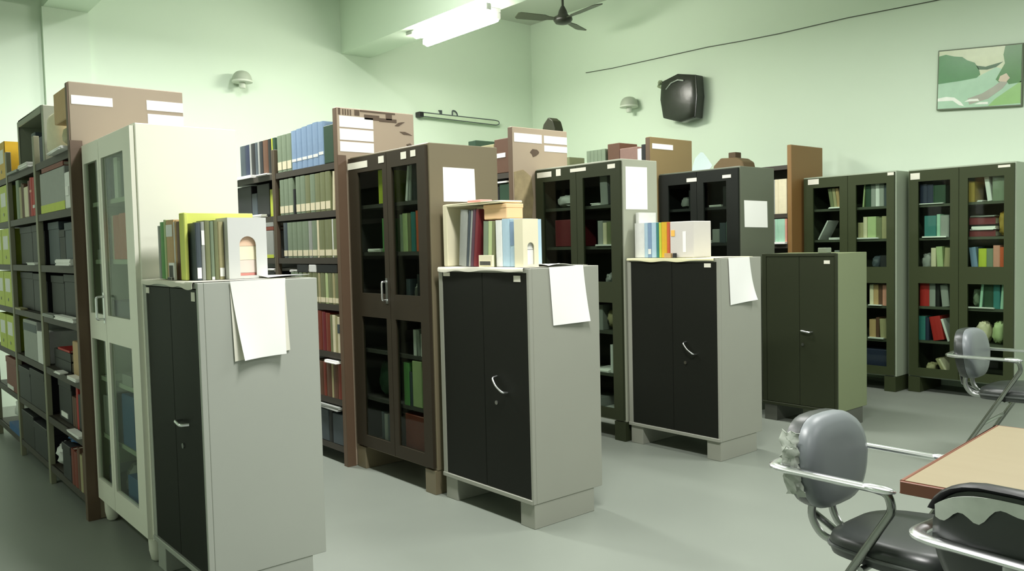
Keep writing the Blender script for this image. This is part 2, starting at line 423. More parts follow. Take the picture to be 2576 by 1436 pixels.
MB().box(1.252, 1.262, 5.70, 6.44, 1.932, 2.26).build('case_back', mat('case_grey', (126, 132, 120), .6), g)
r.y = 5.76; r.x = 1.09; r.book('navy', .26, .20, d=.15, kind='thick book'); r.book('slate', .14, .25, d=.15, kind='thick book'); r.x = 1.075
r.papers(.30, .24, 5, at=5.72, dx=-.05).papers(.36, .22, 3, c='grey', at=6.08, dx=-.03); r.done()
r = Row(W1[1.63], 1.003, 1.63, 4.703)
r.box('white', .14, .19, kind='card box', lid=False, lab=(.3, .8, .35, .6)).box('grey', .62, .23, .2, kind='wide carton', band=('lime', .0, .2), lid=False)
r.flat('rust', .55, .025, at=4.86, dz=.205 + .026); r.done()
r = Row(M1[1.63], 1.003, 1.63, 5.646)
r.book('red', .07, .23, label=('white', .2, .08)).book('red', .075, .235, label=('pink', .62, .06)).book('maroon', .06, .22).box('cream', .12, .19, kind='card box', lid=False).book('brown', .05, .21).book('brown', .04, .22).book('khaki', .08, .2).book('sage', .11, .25); r.done()
r = Row(W1[1.33], 1.003, 1.33, 4.703, front=.04)
r.box('slate', .38, .235, kind='file box').box('black', .14, .20, kind='file box').box('slate', .28, .25, kind='file box').papers(.34, .2, 6, at=4.73, dx=-.06); r.done()
r = Row(M1[1.33], 1.003, 1.33, 5.646, front=.04)
r.box('charcoal', .36, .252, kind='file box').gap(.004).box('charcoal', .40, .25, kind='file box').papers(.24, .2, 3, at=5.66, dx=-.05); r.done()
r = Row(W1[1.03], 1.003, 1.03, 4.703, front=.04)
r.book('white', .03, .24).box('grey', .12, .23, kind='file box', lab=(.1, .5, .5, .95)).gap(.004).box('charcoal', .30, .25, kind='file box').gap(.004).box('black', .33, .24, kind='file box').papers(.44, .2, 5, at=4.73, dx=-.06).papers(.3, .2, 3, c='grey', at=5.2, dx=-.05); r.done()
r = Row(M1[1.03], 1.003, 1.03, 5.646, front=.04)
r.box('charcoal', .40, .245, kind='file box').gap(.004).box('black', .42, .25, kind='file box').papers(.2, .2, 2, c='khaki', at=6.2, dx=-.05); r.done()
r = Row(W1[.72], 1.003, .72, 4.703, front=.04)
r.papers(.2, .2, 4, at=4.72, dx=-.08).box('tan', .34, .19, .2, kind='open carton', lid=False, lab=(.1, .35, .55, .8)).papers(.14, .2, 2, at=5.1, dx=-.05); r.y = 5.10
r.flat('black', .42, .06).flat('black', .42, .05, at=5.10, dz=.062).flat('red', .3, .012, at=5.12, dz=.114); r.done()
r = Row(M1[.72], 1.003, .72, 5.646)
r.box('white', .15, .2, kind='marbled box', lid=False).box('grey', .44, .252, kind='large file box', lid=False, band=('slate', .72, .92)); r.done()
r = Row(W1[.42], 1.003, .42, 4.703, front=.04)
r.book('red', .05, .21, label=('white', .1, .2)).book('black', .10, .19, label=('white', .1, .12)).box('charcoal', .12, .2, kind='file box', lid=False).book('red', .05, .23).book('brown', .05, .17).book('brown', .05, .17)
r.box('black', .32, .24, kind='file box', lab=(.3, .8, .1, .22)).papers(.26, .2, 3, at=4.72, dx=-.04); r.done()
r = Row(M1[.42], 1.003, .42, 5.646)
r.box('black', .44, .24, kind='file box').gap(.004).box('charcoal', .39, .22, kind='file box'); r.done()
r = Row(W1[.12], 1.003, .12, 4.703)
r.book('brown', .07, .22).book('khaki', .05, .2).book('brown', .06, .23).book('rust', .07, .195).book('rust', .07, .2).box('charcoal', .2, .2, kind='file box')
r.bag('blue', .18, .05, .2, 6, 'cloth bundle', at=5.02, dz=.205, jag=.3).bag('white', .24, .15, .2, 11, 'crumpled plastic bag', at=5.34, jag=.35); r.done()
r = Row(M1[.12], 1.003, .12, 5.646)
r.box('charcoal', .4, .2, kind='file box').box('black', .4, .22, kind='file box'); r.done()
for z, n in ((1.93, 4), (1.63, 4), (1.33, 4), (1.03, 4), (.72, 4)):
    r = Row(FB[z], 1.003, z, 6.592)
    for k in range(2): r.binder('lime' if z != 1.93 or k else 'yellow', .30, .25)
    r.done()
r = Row(FB[.42], 1.003, .42, 6.592); r.box('rust', .4, .24, kind='file box', lab=(.3, .9, .05, .16)); r.done()
r = Row(FB[.12], 1.003, .12, 6.592); r.flat('blue', .4, .05); r.bag('white', .38, .22, .22, 14, 'crumpled plastic bag', at=6.60, dz=.052, jag=.3); r.done()

# ---- rack behind the brown cabinet
NM = ('bottom', 'sixth', 'fifth', 'fourth', 'third', 'second', 'top')
W2 = {z: f'{n} shelf, near bay behind brown cabinet' for z, n in zip(ZS, NM)}
M2 = {z: f'{n} shelf, far bay behind brown cabinet' for z, n in zip(ZS, NM)}
RX = RACKX[1] + .004
def vols(r, seq, h, t, band=None):
    for c in seq: r.book(c, t, h * random.uniform(.985, 1.0), label=band, kind='bound volume')
r = Row(W2[1.93], RX, 1.93, 4.68, depth=.2)
r.box('dark green', .13, .24, kind='file box', lid=False)
r.book('steel blue', .075, .275, label=('white', .23, .07), kind='bound volume')
for k in range(5): r.book('steel blue', .078, .28 - .004 * k, label=('white', .2, .07), kind='bound volume')
for k in range(3): r.book('sage', .075, .255, label=('cream', .06, .22), kind='bound volume')
r.done()
r = Row(W2[1.63], RX, 1.63, 4.68, depth=.2)
r.book('cream', .03, .245, lean=.06).gap(.02)
vols(r, ['olive', 'olive', 'olive', 'sage', 'olive', 'sage', 'sage'], .252, .07, ('cream', .05, .2))
r.gap(.015); r.book('charcoal', .025, .17, kind='thin book'); vols(r, ['sage', 'sage', 'sage'], .25, .07, ('cream', .05, .2)); r.done()
r = Row(W2[1.33], RX, 1.33, 4.68, depth=.2)
for c, t in (('olive', .05), ('white', .012), ('olive', .10), ('olive', .08), ('cream', .025), ('sage', .07), ('grey', .05), ('sage', .09), ('sage', .08), ('sage', .07), ('sage', .08), ('slate', .06)):
    r.book(c, t, .245, label=('cream', .05, .16), kind='bound volume')
r.done()
r = Row(W2[1.03], RX, 1.03, 4.68, depth=.2)
for c, t in (('olive', .05), ('khaki', .03), ('olive', .06), ('pale green', .035), ('olive', .07), ('khaki', .03), ('olive', .08), ('olive', .07), ('olive', .07), ('sage', .06), ('sage', .06), ('sage', .06)):
    r.book(c, t, .2, label=('cream', .04, .16), kind='bound volume')
r.flat('black', .30, .05, at=4.70, dz=.203, kind='flat file').box('white', .1, .062, kind='small carton', lid=False) if False else None
r.flat('black', .28, .05, at=4.69, dz=.203, kind='flat file'); yk = r.y; r.z = 1.233; r.y = 4.985; r.box('white', .1, .052, .16, kind='small carton', lid=False); r.z = 1.031
r.flat('charcoal', .16, .05, at=5.10, dz=.203, kind='flat file').papers(.11, .18, 2, at=5.275, dz=.203, dx=.005); r.done()
r = Row(W2[.72], RX, .72, 4.68, depth=.2)
r.book('cream', .035, .23, label=('slate', .55, .25)).book('khaki', .03, .235).book('cream', .035, .24).book('olive', .03, .24).book('rust', .06, .25).book('maroon', .05, .255).book('rust', .06, .26).book('maroon', .06, .25); r.done()
r = Row(W2[.42], RX, .42, 4.68, depth=.2)
for c, t in (('rust', .05), ('brown', .06), ('khaki', .025), ('brown', .07), ('rust', .04), ('brown', .06), ('khaki', .03), ('brown', .07)): r.book(c, t, .225)
r.papers(.16, .18, 3, at=4.70, dz=.23, dx=-.02); r.done()
r = Row(W2[.12], RX, .12, 4.68, depth=.2)
r.box('slate', .14, .2, kind='file box', lid=False).book('black', .05, .21).box('slate', .24, .21, kind='file box').papers(.3, .2, 4, c='grey', at=4.70, dz=.225, dx=-.02); r.done()
r = Row(M2[1.93], RX, 1.93, 5.626, front=.04, depth=.2)
for c, t in (('dark green', .05), ('lime', .02), ('black', .06), ('brown', .09), ('charcoal', .06), ('grey', .03), ('slate', .05), ('charcoal', .07), ('grey', .03), ('navy', .08), ('slate', .1)):
    r.book(c, t, .265)
r.papers(.2, .2, 2, at=5.66, dx=-.05).papers(.3, .2, 3, at=5.95, dx=-.05); r.done()
r = Row(M2[1.63], RX, 1.63, 5.626, front=.04, depth=.2)
r.book('lime', .13, .20, kind='thick book').box('black', .22, .25, kind='file box', lid=False).box('slate', .1, .19, kind='file box', lid=False).box('charcoal', .3, .25, kind='file box', lid=False).papers(.3, .2, 4, at=5.78, dx=-.05); r.done()
r = Row(M2[1.33], RX, 1.33, 5.626, depth=.2)
r.box('grey', .16, .2, kind='file box', lid=False, band=('lime', .0, .12)); r.z = 1.532; r.flat('rust', .16, .025, at=5.62).flat('grey', .16, .03, at=5.62, dz=.027); r.z = 1.331
r.box('charcoal', .3, .235, kind='file box', lid=False); r.done()
r = Row(M2[1.03], RX, 1.03, 5.626, depth=.2)
r.box('black', .3, .2, kind='file box', lid=False).papers(.26, .18, 4, at=5.635, dz=.203, dx=.005); r.box('charcoal', .3, .22, kind='file box', lid=False); r.done()

# ---- racks behind the olive and black cabinets and by the wall: only what shows over and between the cabinets
RX = RACKX[2] + .004
r = Row('top shelf of rack behind olive cabinet', RX, 1.93, 4.75, depth=.2)
r.box('brown', .17, .26, kind='open carton', lid=False, lab=(.2, .8, .45, .58)).box('khaki', .22, .23, kind='carton', lid=False).box('dark green', .1, .285, kind='file box', lid=False); r.done()
r = Row('second shelf of rack behind olive cabinet', RX, 1.63, 4.75, depth=.2)
r.box('dark green', .12, .22, kind='file box', lid=False).box('black', .2, .2, kind='file box', lid=False).papers(.16, .18, 3, at=4.76, dz=.225); r.done()
r = Row('third shelf of rack behind olive cabinet', RX, 1.33, 4.75, depth=.2)
r.box('charcoal', .2, .2, kind='file box', lid=False); r.done()
RX = RACKX[3] + .004
r = Row('top shelf of rack behind black cabinet', RX, 1.93, 4.61, depth=.2)
r.book('black', .05, .28).book('white', .045, .25).box('dusky pink', .2, .27, kind='carton', lid=False).box('brown', .14, .325, kind='open carton', lid=False).gap(.03)
for k in range(5): r.book('sage', .045, .29, kind='bound volume')
r.done()
r = Row('top shelf of far bay behind black cabinet', RX, 1.93, 5.54, depth=.2)
for k in range(4): r.book(('olive', 'sage')[k % 2], .05, .26, kind='bound volume')
r.done()
b = MB(); b.prism([(5.84, 1.932), (6.03, 1.932), (6.03, 2.48), (6.0, 2.56), (5.93, 2.62), (5.87, 2.58), (5.84, 2.5)][::-1], 0, 5.5, 5.62)
tag(b.build('loudspeaker_case', mat('dark_green_vinyl', (38, 40, 20), .5), bevel=.006), 'dark arch topped case rising above the sand end panel', 'case')
RX = RACKX[4] + .004
T5 = thing('carton', 'brown carton with a small block on top, over the black cabinet', 'box', (7.2, 4.95, 2.08))
bm_ = mat('brown_card', (112, 92, 62), .7, var=.08)
MB().prism([(4.77, 2.082), (5.14, 2.082), (5.14, 2.14), (5.05, 2.215), (4.86, 2.205), (4.79, 2.16)], 0, 7.07, 7.28).build('box_body', bm_, T5, bevel=.008)
MB().box(7.1, 7.2, 4.89, 4.975, 2.2, 2.265).build('block', mat('dark_card', (84, 66, 44), .7), T5, bevel=.004)
b = MB(); b.grid(lambda u, v: (7.08 + .06 * v + .03 * math.sin(u * 3), 5.22 + .22 * u - .02 * v, 2.085 + v * (.04 + .2 * (1 - abs(u - .7) * 1.2))), 8, 4, .003)
tag(b.build('paper_sheet', mat('bluish_paper', (196, 214, 214), .8), smooth=True), 'pale bluish paper sheet standing beside the brown carton', 'paper')
for z, nm, seq in ((1.62, 'second', (('cream', .09), ('cream', .035), ('grey', .05))), (1.33, 'third', (('pink', .02), ('mint', .075), ('mint', .03), ('grey', .05)))):
    r = Row(f'{nm} shelf of rack with tan panel', RX, z, 4.30, depth=.2)
    for c, t in seq: r.book(c, t, .33 if z == 1.62 else .24, kind='bound volume')
    if z == 1.33: r.papers(.14, .06, 3, at=4.3, dx=-.03)
    r.done()

# ------------------------------------------------------------------ cabinets
GL = glass('cabinet_glass', (238, 244, 238)); GLD = glass('dark_cabinet_glass', (224, 230, 224)); GLG = glass('green_cabinet_glass', (238, 243, 237), .45)
def frame_rect(b, x0, x1, y0, y1, z0, z1, holes):
    """a door leaf in the y-z plane with rectangular openings (given bottom to top, same width)"""
    ya, yb = holes[0][0], holes[0][1]
    b.box(x0, x1, y0, ya, z0, z1); b.box(x0, x1, yb, y1, z0, z1)
    z = z0
    for h in holes:
        b.box(x0, x1, ya, yb, z, h[2]); z = h[3]
    b.box(x0, x1, ya, yb, z, z1)
def stickers(c, x, lst):
    for y0, y1, z0, z1 in lst:
        q = MB().box(x - .0022, x - .0003, y0, y1, z0, z1).build('label_sticker', PAPER2, c, bevel=0); q['label'] = 'small white sticker'
CSH = [.16, .46, .76, 1.07, 1.36, 1.65]
def glass_cabinet(label, x0, y0, w, d, H, body, door, inner, gl, near=(.085, .357), far=(.5, .765), legs='plate', zb=.135, hy=None, hz=1.17, hm=None, sticks=(), lowz=(.22, .965), upz=(1.11, 1.85)):
    c = thing('display_cabinet', label, 'cabinet', (x0 + d / 2, y0 + w / 2, 0), 'tall glass door cabinets')
    x1, y1 = x0 + d, y0 + w; t = .018
    b = MB(); xi = x0 + .02
    b.box(xi, x1, y0, y0 + t, zb, H); b.box(xi, x1, y1 - t, y1, zb, H); b.box(xi, x1, y0 + t, y1 - t, H - .02, H); b.box(xi, x1, y0 + t, y1 - t, zb, zb + .025); b.box(x1 - .012, x1, y0 + t, y1 - t, zb + .025, H - .02)
    b.build('body', body, c, bevel=.003)
    b = MB(); b.box(x0 + .03, x1 - .013, y0 + t, y0 + t + .003, zb + .026, H - .021); b.box(x0 + .03, x1 - .013, y1 - t - .003, y1 - t, zb + .026, H - .021); b.box(x1 - .016, x1 - .0125, y0 + t, y1 - t, zb + .026, H - .021)
    b.build('lining', inner, c)
    for z in CSH:
        q = MB().box(x0 + .035, x1 - .018, y0 + t + .004, y1 - t - .004, z - .022, z).build('shelf', inner, c)
    ym = y0 + (near[1] + far[0]) / 2
    for k, (ya, yb, pa, pb) in enumerate(((y0 + .012, ym - .002, y0 + near[0], y0 + near[1]), (ym + .002, y1 - .012, y0 + far[0], y0 + far[1]))):
        b = MB(); frame_rect(b, x0, x0 + .02, ya, yb, zb + .012, H - .012, ((pa, pb, lowz[0], lowz[1]), (pa, pb, upz[0], upz[1])))
        dr = b.build('door', door, c)
        for z0, z1 in (lowz, upz): MB().box(x0 + .008, x0 + .012, pa - .006, pb + .006, z0 - .006, z1 + .006).build('glass_pane', gl, dr)
        if hy and ya <= hy <= yb:
            h = MB(); h.tube(fillet([(x0, hy, hz - .055), (x0 - .035, hy, hz - .055), (x0 - .035, hy, hz + .055), (x0, hy, hz + .055)], .012), .006, 8); h.box(x0 - .003, x0, hy - .012, hy + .012, hz - .075, hz + .075)
            q = h.build('handle', hm or CHROME, dr, smooth=True); q['label'] = 'chrome bow handle'
    if legs in ('plate', 'dark'):
        for ya in (y0 + .004, y1 - .104): MB().box(x0 + .006, x1 - .03, ya, ya + .1, 0, zb).build('leg', door if legs == 'dark' else body, c, bevel=.002)
    else:
        for ya in (y0 + .06, y1 - .06):
            for xa in (x0 + .05, x1 - .05): MB().lathe([(.012, 0), (.026, .012), (.034, .05), (.036, zb)], (xa, ya, 0), 16).build('foot', body, c, smooth=True)
    if sticks: stickers(c, x0, sticks)
    return c
def P(n, rgb, rough=.38, var=.04, spec=.5): return mat(n, rgb, rough, var=var, scale=2.5, spec=spec)
CREAM = P('cream_enamel', (238, 238, 222)); INT_G = P('sage_shade_inside', (176, 188, 166), .6)  # cream inside; shade and green wall reflection put into the lining colour
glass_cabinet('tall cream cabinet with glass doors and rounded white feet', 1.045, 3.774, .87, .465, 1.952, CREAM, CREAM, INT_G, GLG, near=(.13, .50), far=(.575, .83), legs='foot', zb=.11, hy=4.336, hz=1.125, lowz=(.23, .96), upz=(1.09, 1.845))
glass_cabinet('tall brown cabinet with dark glass doors and three door stickers', 2.55, 3.735, .873, .503, 1.955, P('brown_grey_paint', (118, 109, 86)), P('dark_brown_paint', (54, 48, 37), .5, spec=.2), P('black_inside', (74, 73, 68), .6), GLD,
    near=(.095, .36), far=(.46, .75), hy=4.18, hz=1.13, sticks=((4.36, 4.60, 1.875, 1.915), (4.17, 4.23, 1.885, 1.925), (3.93, 3.985, 1.885, 1.925), (3.835, 3.885, 1.89, 1.925)))
glass_cabinet('tall olive cabinet with pale side and rounded door stickers', 4.198, 3.808, .886, .379, 1.955, P('pale_grey_paint', (166, 170, 152)), P('olive_paint', (50, 56, 38), .5, spec=.2), P('dark_olive_inside', (72, 76, 64), .6), GLD,
    legs='dark', near=(.10, .37), far=(.5, .79), hy=4.25, hz=1.15, sticks=((4.50, 4.66, 1.885, 1.925), (4.40, 4.45, 1.885, 1.935), (4.14, 4.30, 1.90, 1.925), (3.86, 3.93, 1.895, 1.925)))
glass_cabinet('tall black cabinet with grey-green side and white notice', 5.484, 3.746, .809, .488, 1.955, P('grey_green_paint', (92, 98, 82)), P('black_paint', (28, 31, 27), .5, spec=.2), P('black_inside_paint', (48, 49, 48), .6), GLD,
    near=(.12, .34), far=(.47, .70), sticks=((4.15, 4.25, 1.865, 1.895), (3.82, 3.9, 1.87, 1.895)))
GREEN = P('dark_green_paint', (56, 64, 40), .5, spec=.2); PGREY = P('pale_green_grey_paint', (160, 172, 150)); INK_G = P('deep_green_inside', (72, 78, 62), .6)
glass_cabinet('green glass door wall cabinet beside the tan rack panel', 7.209, 3.331, .886, .48, 1.955, PGREY, GREEN, INK_G, GL, legs='dark', near=(.08, .36), far=(.515, .78), sticks=((4.05, 4.16, 1.885, 1.935), (3.345, 3.40, 1.915, 1.94)))
glass_cabinet('green wall cabinet behind the far chair, with a chrome handle', 7.341, 2.43, .856, .48, 1.958, PGREY, GREEN, INK_G, GL, legs='dark', near=(.085, .36), far=(.5, .765), hy=2.86, hz=1.21, sticks=((3.18, 3.26, 1.87, 1.925), (2.47, 2.56, 1.915, 1.935)))
MID_IN = 0
def locker(label, x0, y0, w, d, body, door, hy, hz, bow, sticks, legm=None, framem=None):
    c = thing('storage_cupboard', label, 'cabinet', (x0 + d / 2, y0 + w / 2, 0), 'low two door cupboards')
    x1, y1, zb, H = x0 + d, y0 + w, .122, 1.27
    b = MB(); b.box(x0, x0 + .022, y0, y0 + .016, zb, H); b.box(x0, x0 + .022, y1 - .035, y1, zb, H); b.box(x0, x0 + .022, y0 + .016, y1 - .035, H - .022, H); b.box(x0 - .006, x0 + .022, y0 + .004, y1, zb, zb + .022)
    q = b.build('front_frame', framem or body, c, bevel=.002)
    MB().box(x0 + .0222, x1, y0, y1, zb, H).build('body', body, c, bevel=.002)
    ya, yb = y0 + .018, y1 - .037; ym = (ya + yb) / 2
    for k, (a, e) in enumerate(((ya, ym - .0012), (ym + .0012, yb))):
        dr = MB().box(x0 + .002, x0 + .021, a, e, zb + .024, H - .024).build('door', door, c, bevel=.002)
        if k == 0:
            h = MB()
            if bow: h.tube(fillet([(x0 + .002, hy + .03, hz + .035), (x0 - .03, hy + .03, hz + .03), (x0 - .035, hy, hz - .005), (x0 - .03, hy - .045, hz - .035), (x0 + .002, hy - .05, hz - .04)], .02), .0055, 8)
            else: h.tube(fillet([(x0 + .002, hy + .04, hz + .004), (x0 - .028, hy + .035, hz + .004), (x0 - .03, hy - .03, hz - .004), (x0 + .002, hy - .04, hz - .004)], .012), .007, 8)
            q = h.build('handle', CHROME, dr, smooth=True); q['label'] = 'chrome pull handle'
            MB().lathe([(.011, -.003), (.011, .003)], (x0, hy + .035, hz - .1), 12, 0, 0).build('keyhole', STEEL, dr)
    for a in (y0 + .003, y1 - .115): MB().box(x0 + .008, x1 - .06, a, a + .105, 0, zb).build('leg', legm or body, c, bevel=.002)
    stickers(c, x0 + .002, sticks)
    return c
GR1 = P('grey_cupboard_paint', (166, 170, 160)); GR3 = P('warm_grey_paint', (151, 153, 141)); OLS = P('olive_side_paint', (124, 134, 98)); DK = P('dark_door_paint', (28, 30, 25), .5, spec=.15); DK4 = P('dark_olive_door_paint', (46, 51, 35), .5, spec=.2)
LM = P('shaded_leg_paint', (86, 88, 80))  # shade of the gap under the cupboard put into the leg colour
locker('low grey cupboard in front of cream cabinet, long curling notice on side', 1.069, 3.096, .674, .487, GR1, DK, 3.30, .715, False, ((3.69, 3.735, 1.215, 1.24), (3.13, 3.17, 1.20, 1.235)))
locker('low grey cupboard in front of brown cabinet, curved door handle', 2.577, 2.938, .748, .48, GR3, DK, 3.17, .69, True, ((3.58, 3.64, 1.225, 1.245), (3.0, 3.05, 1.205, 1.235)))
locker('low grey cupboard in front of olive cabinet, notice with curled corner', 4.227, 3.041, .753, .458, GR3, DK, 3.27, .70, True, ((3.10, 3.15, 1.215, 1.24),))
locker('low olive sided cupboard with bare top in front of black cabinet', 5.501, 2.959, .603, .441, OLS, DK4, 3.19, .70, False, ((3.01, 3.055, 1.195, 1.22),), LM, DK4)

# ---- what stands behind the glass
def inside(where, x0, y0, z, items, depth=.2, anchor='from near side'):
    r = Row(where, x0 + .05 if x0 > 3 else x0 + .036, z, y0, depth=depth, anchor=anchor)
    for it in items:
        k = it[0]
        if k == 'b': r.book(*it[1:])
        elif k == 'f': r.flat(*it[1:])
        elif k == 'x': r.box(*it[1:], lid=False)
        elif k == 'p': r.papers(it[1], .18, it[2] if len(it) > 2 else 4, c=it[3] if len(it) > 3 else None)
        elif k == 'P': r.papers(it[1], .03, 2, at=r.y - it[1] if len(it) < 3 else it[2], dx=-.025)
        elif k == 'g': r.gap(it[1])
        elif k == 'w': r.bag(it[1], it[2], it[3], .16, it[4], it[5] if len(it) > 5 else 'cloth bundle', jag=.3)
    r.done()
X, Y = 1.045, 3.774
inside('top shelf of cream cabinet', X, Y + .15, 1.55 + .1, [('b', 'slate', .05, .19), ('b', 'navy', .05, .2), ('b', 'slate', .07, .185), ('b', 'grey', .05, .17), ('b', 'white', .06, .19), ('b', 'navy', .07, .2), ('b', 'steel blue', .08, .2), ('b', 'grey', .05, .18)])
inside('second shelf of cream cabinet', X, Y + .15, 1.36, [('b', 'grey', .06, .2), ('b', 'cream', .06, .2), ('b', 'orange', .11, .215), ('b', 'orange', .11, .21), ('b', 'cream', .03, .21), ('b', 'olive', .06, .2), ('g', .06), ('f', 'grey', .14, .05)])
inside('third shelf of cream cabinet', X, Y + .12, 1.07, [('f', 'navy', .44, .09)])
inside('fourth shelf of cream cabinet', X, Y + .14, .76, [('x', 'charcoal', .14, .12), ('f', 'grey', .16, .05)])
inside('fifth shelf of cream cabinet', X, Y + .14, .46, [('x', 'navy', .13, .24), ('x', 'blue', .2, .25), ('x', 'navy', .14, .24), ('x', 'grey', .2, .2)])
inside('bottom shelf of cream cabinet', X, Y + .13, .16, [('x', 'blue', .3, .16), ('w', 'grey', .14, .2, 4), ('x', 'slate', .2, .14)])
X, Y = 2.55, 3.735
inside('top shelf of brown cabinet', X, Y + .08, 1.65, [('b', 'slate', .03, .2), ('b', 'white', .035, .18), ('b', 'charcoal', .05, .2), ('b', 'grey', .025, .23, .1), ('b', 'white', .02, .2, .16), ('g', .22), ('b', 'lime', .07, .2)])
inside('second shelf of brown cabinet', X, Y + .08, 1.36, [('b', 'green', .04, .23), ('b', 'orange', .055, .23), ('b', 'teal', .05, .225), ('b', 'olive', .035, .22), ('b', 'pale green', .05, .22), ('b', 'sage', .03, .215), ('g', .16), ('b', 'green', .035, .2), ('p', .14, 3)])
inside('third shelf of brown cabinet', X, Y + .09, 1.07, [('b', 'grey', .05, .15), ('b', 'black', .04, .16), ('w', 'grey', .07, .12, 5), ('b', 'slate', .04, .13)])
inside('fourth shelf of brown cabinet', X, Y + .09, .76, [('b', 'cream', .03, .14, .14), ('b', 'white', .02, .13), ('b', 'grey', .03, .15, -.1), ('b', 'white', .03, .15)])
inside('fifth shelf of brown cabinet', X, Y + .085, .46, [('b', 'teal', .07, .2), ('x', 'pale green', .1, .27), ('b', 'slate', .03, .2), ('b', 'green', .06, .25), ('g', .14), ('w', 'dark green', .22, .24, 9)])
inside('bottom shelf of brown cabinet', X, Y + .085, .16, [('x', 'rust', .26, .25), ('g', .12), ('b', 'white', .025, .2), ('b', 'slate', .05, .21), ('b', 'grey', .04, .21), ('b', 'slate', .03, .22)])
X, Y = 4.198, 3.808
inside('top shelf of olive cabinet', X, Y + .1, 1.65, [('x', 'charcoal', .07, .13), ('b', 'grey', .07, .21, -.04), ('p', .08, 3), ('g', .2), ('w', 'white', .22, .1, 15, 'crumpled plastic bag')])
inside('second shelf of olive cabinet', X, Y + .1, 1.36, [('b', 'sage', .03, .17), ('b', 'olive', .06, .17), ('b', 'cream', .035, .165), ('b', 'grey', .05, .18), ('P', .16), ('g', .24), ('x', 'maroon', .2, .2)])
inside('third shelf of olive cabinet', X, Y + .1, 1.07, [('b', 'slate', .05, .15), ('w', 'grey', .1, .1, 8)])
inside('fourth shelf of olive cabinet', X, Y + .1, .76, [('w', 'khaki', .14, .16, 18), ('b', 'grey', .04, .18)])
inside('fifth shelf of olive cabinet', X, Y + .1, .46, [('b', 'grey', .03, .24, -.08), ('b', 'white', .03, .2), ('p', .16, 4)])
inside('bottom shelf of olive cabinet', X, Y + .1, .16, [('p', .2, 6), ('x', 'grey', .14, .1)])
X, Y = 5.484, 3.746
inside('top shelf of black cabinet', X, Y + .13, 1.65, [('b', 'black', .06, .16), ('p', .12, 3), ('g', .16), ('b', 'charcoal', .05, .15), ('w', 'grey', .12, .1, 3)])
inside('second shelf of black cabinet', X, Y + .12, 1.36, [('x', 'mint', .04, .17), ('b', 'slate', .06, .16), ('x', 'grey', .07, .11), ('p', .1, 4)])
X, Y = 7.209, 3.331
inside('top shelf of cabinet beside tan panel', X, Y + .085, 1.65, [('b', 'slate', .04, .19), ('b', 'grey', .04, .2), ('b', 'white', .035, .205), ('b', 'grey', .04, .2), ('b', 'dark green', .05, .2), ('b', 'pale green', .012, .2, .08), ('g', .17), ('b', 'plum', .035, .18, -.1), ('b', 'tan', .03, .19, -.12), ('b', 'khaki', .03, .19, -.14), ('b', 'olive', .035, .19, -.16), ('P', .2)])
inside('second shelf of cabinet beside tan panel', X, Y + .085, 1.36, [('b', 'khaki', .06, .2), ('b', 'olive', .05, .19), ('x', 'pale green', .08, .2), ('b', 'cream', .035, .2), ('b', 'khaki', .05, .15), ('P', .2), ('g', .16), ('f', 'white', .12, .02), ('b', 'white', .014, .2, .5)])
inside('third shelf of cabinet beside tan panel', X, Y + .1, 1.07, [('b', 'charcoal', .06, .14), ('w', 'slate', .1, .14, 12), ('g', .2), ('g', .08), ('b', 'grey', .05, .19), ('b', 'khaki', .04, .1), ('b', 'grey', .03, .12)])
inside('fourth shelf of cabinet beside tan panel', X, Y + .095, .76, [('b', 'pink', .045, .19), ('b', 'brown', .035, .195), ('b', 'tan', .045, .19), ('b', 'cream', .035, .19), ('P', .12)])
inside('fifth shelf of cabinet beside tan panel', X, Y + .1, .46, [('b', 'khaki', .06, .18, -.05), ('b', 'brown', .03, .19), ('b', 'tan', .06, .17), ('P', .14)])
inside('bottom shelf of cabinet beside tan panel', X, Y + .085, .16, [('x', 'navy', .26, .2)])
X, Y = 7.341, 2.43
HC = 'of cabinet with chrome handle'
inside('top shelf ' + HC, X, Y + .09, 1.65, [('b', 'sage', .1, .2), ('b', 'white', .035, .2, -.14), ('g', .03), ('p', .04, 3), ('b', 'mustard', .05, .17), ('b', 'mustard', .03, .18), ('g', .15), ('b', 'dark green', .1, .16), ('b', 'navy', .05, .17), ('b', 'navy', .06, .175), ('P', .2)])
inside('second shelf ' + HC, X, Y + .09, 1.36, [('w', 'mustard', .07, .21, 4, 'yellow bag'), ('f', 'maroon', .2, .05), ('g', .16), ('b', 'grey', .07, .19), ('x', 'mint', .03, .2), ('x', 'teal', .1, .19), ('P', .2)])
r = Row('lying on second shelf ' + HC, X + .05, 1.415, Y + .165); r.papers(.18, .18, 5).flat('maroon', .2, .06, at=Y + .165, dz=.045).papers(.19, .18, 2, c='grey', at=Y + .165, dz=.108); r.done()
inside('third shelf ' + HC, X, Y + .09, 1.07, [('b', 'orange', .04, .2), ('b', 'pink', .05, .215), ('b', 'sage', .05, .19), ('b', 'lime', .06, .19), ('b', 'steel blue', .05, .2, -.12), ('g', .14), ('b', 'khaki', .05, .2, .06), ('b', 'pale green', .05, .21, -.06), ('b', 'cream', .04, .2), ('w', 'grey', .1, .16, 6)])
inside('fourth shelf ' + HC, X, Y + .09, .76, [('b', 'mint', .025, .2, .06), ('b', 'teal', .05, .2), ('b', 'dark green', .07, .21), ('b', 'mint', .02, .21, .08), ('w', 'sage', .07, .17, 9), ('P', .2), ('g', .16), ('b', 'grey', .06, .19, -.1), ('b', 'black', .035, .2), ('b', 'grey', .05, .2), ('b', 'red', .08, .2)])
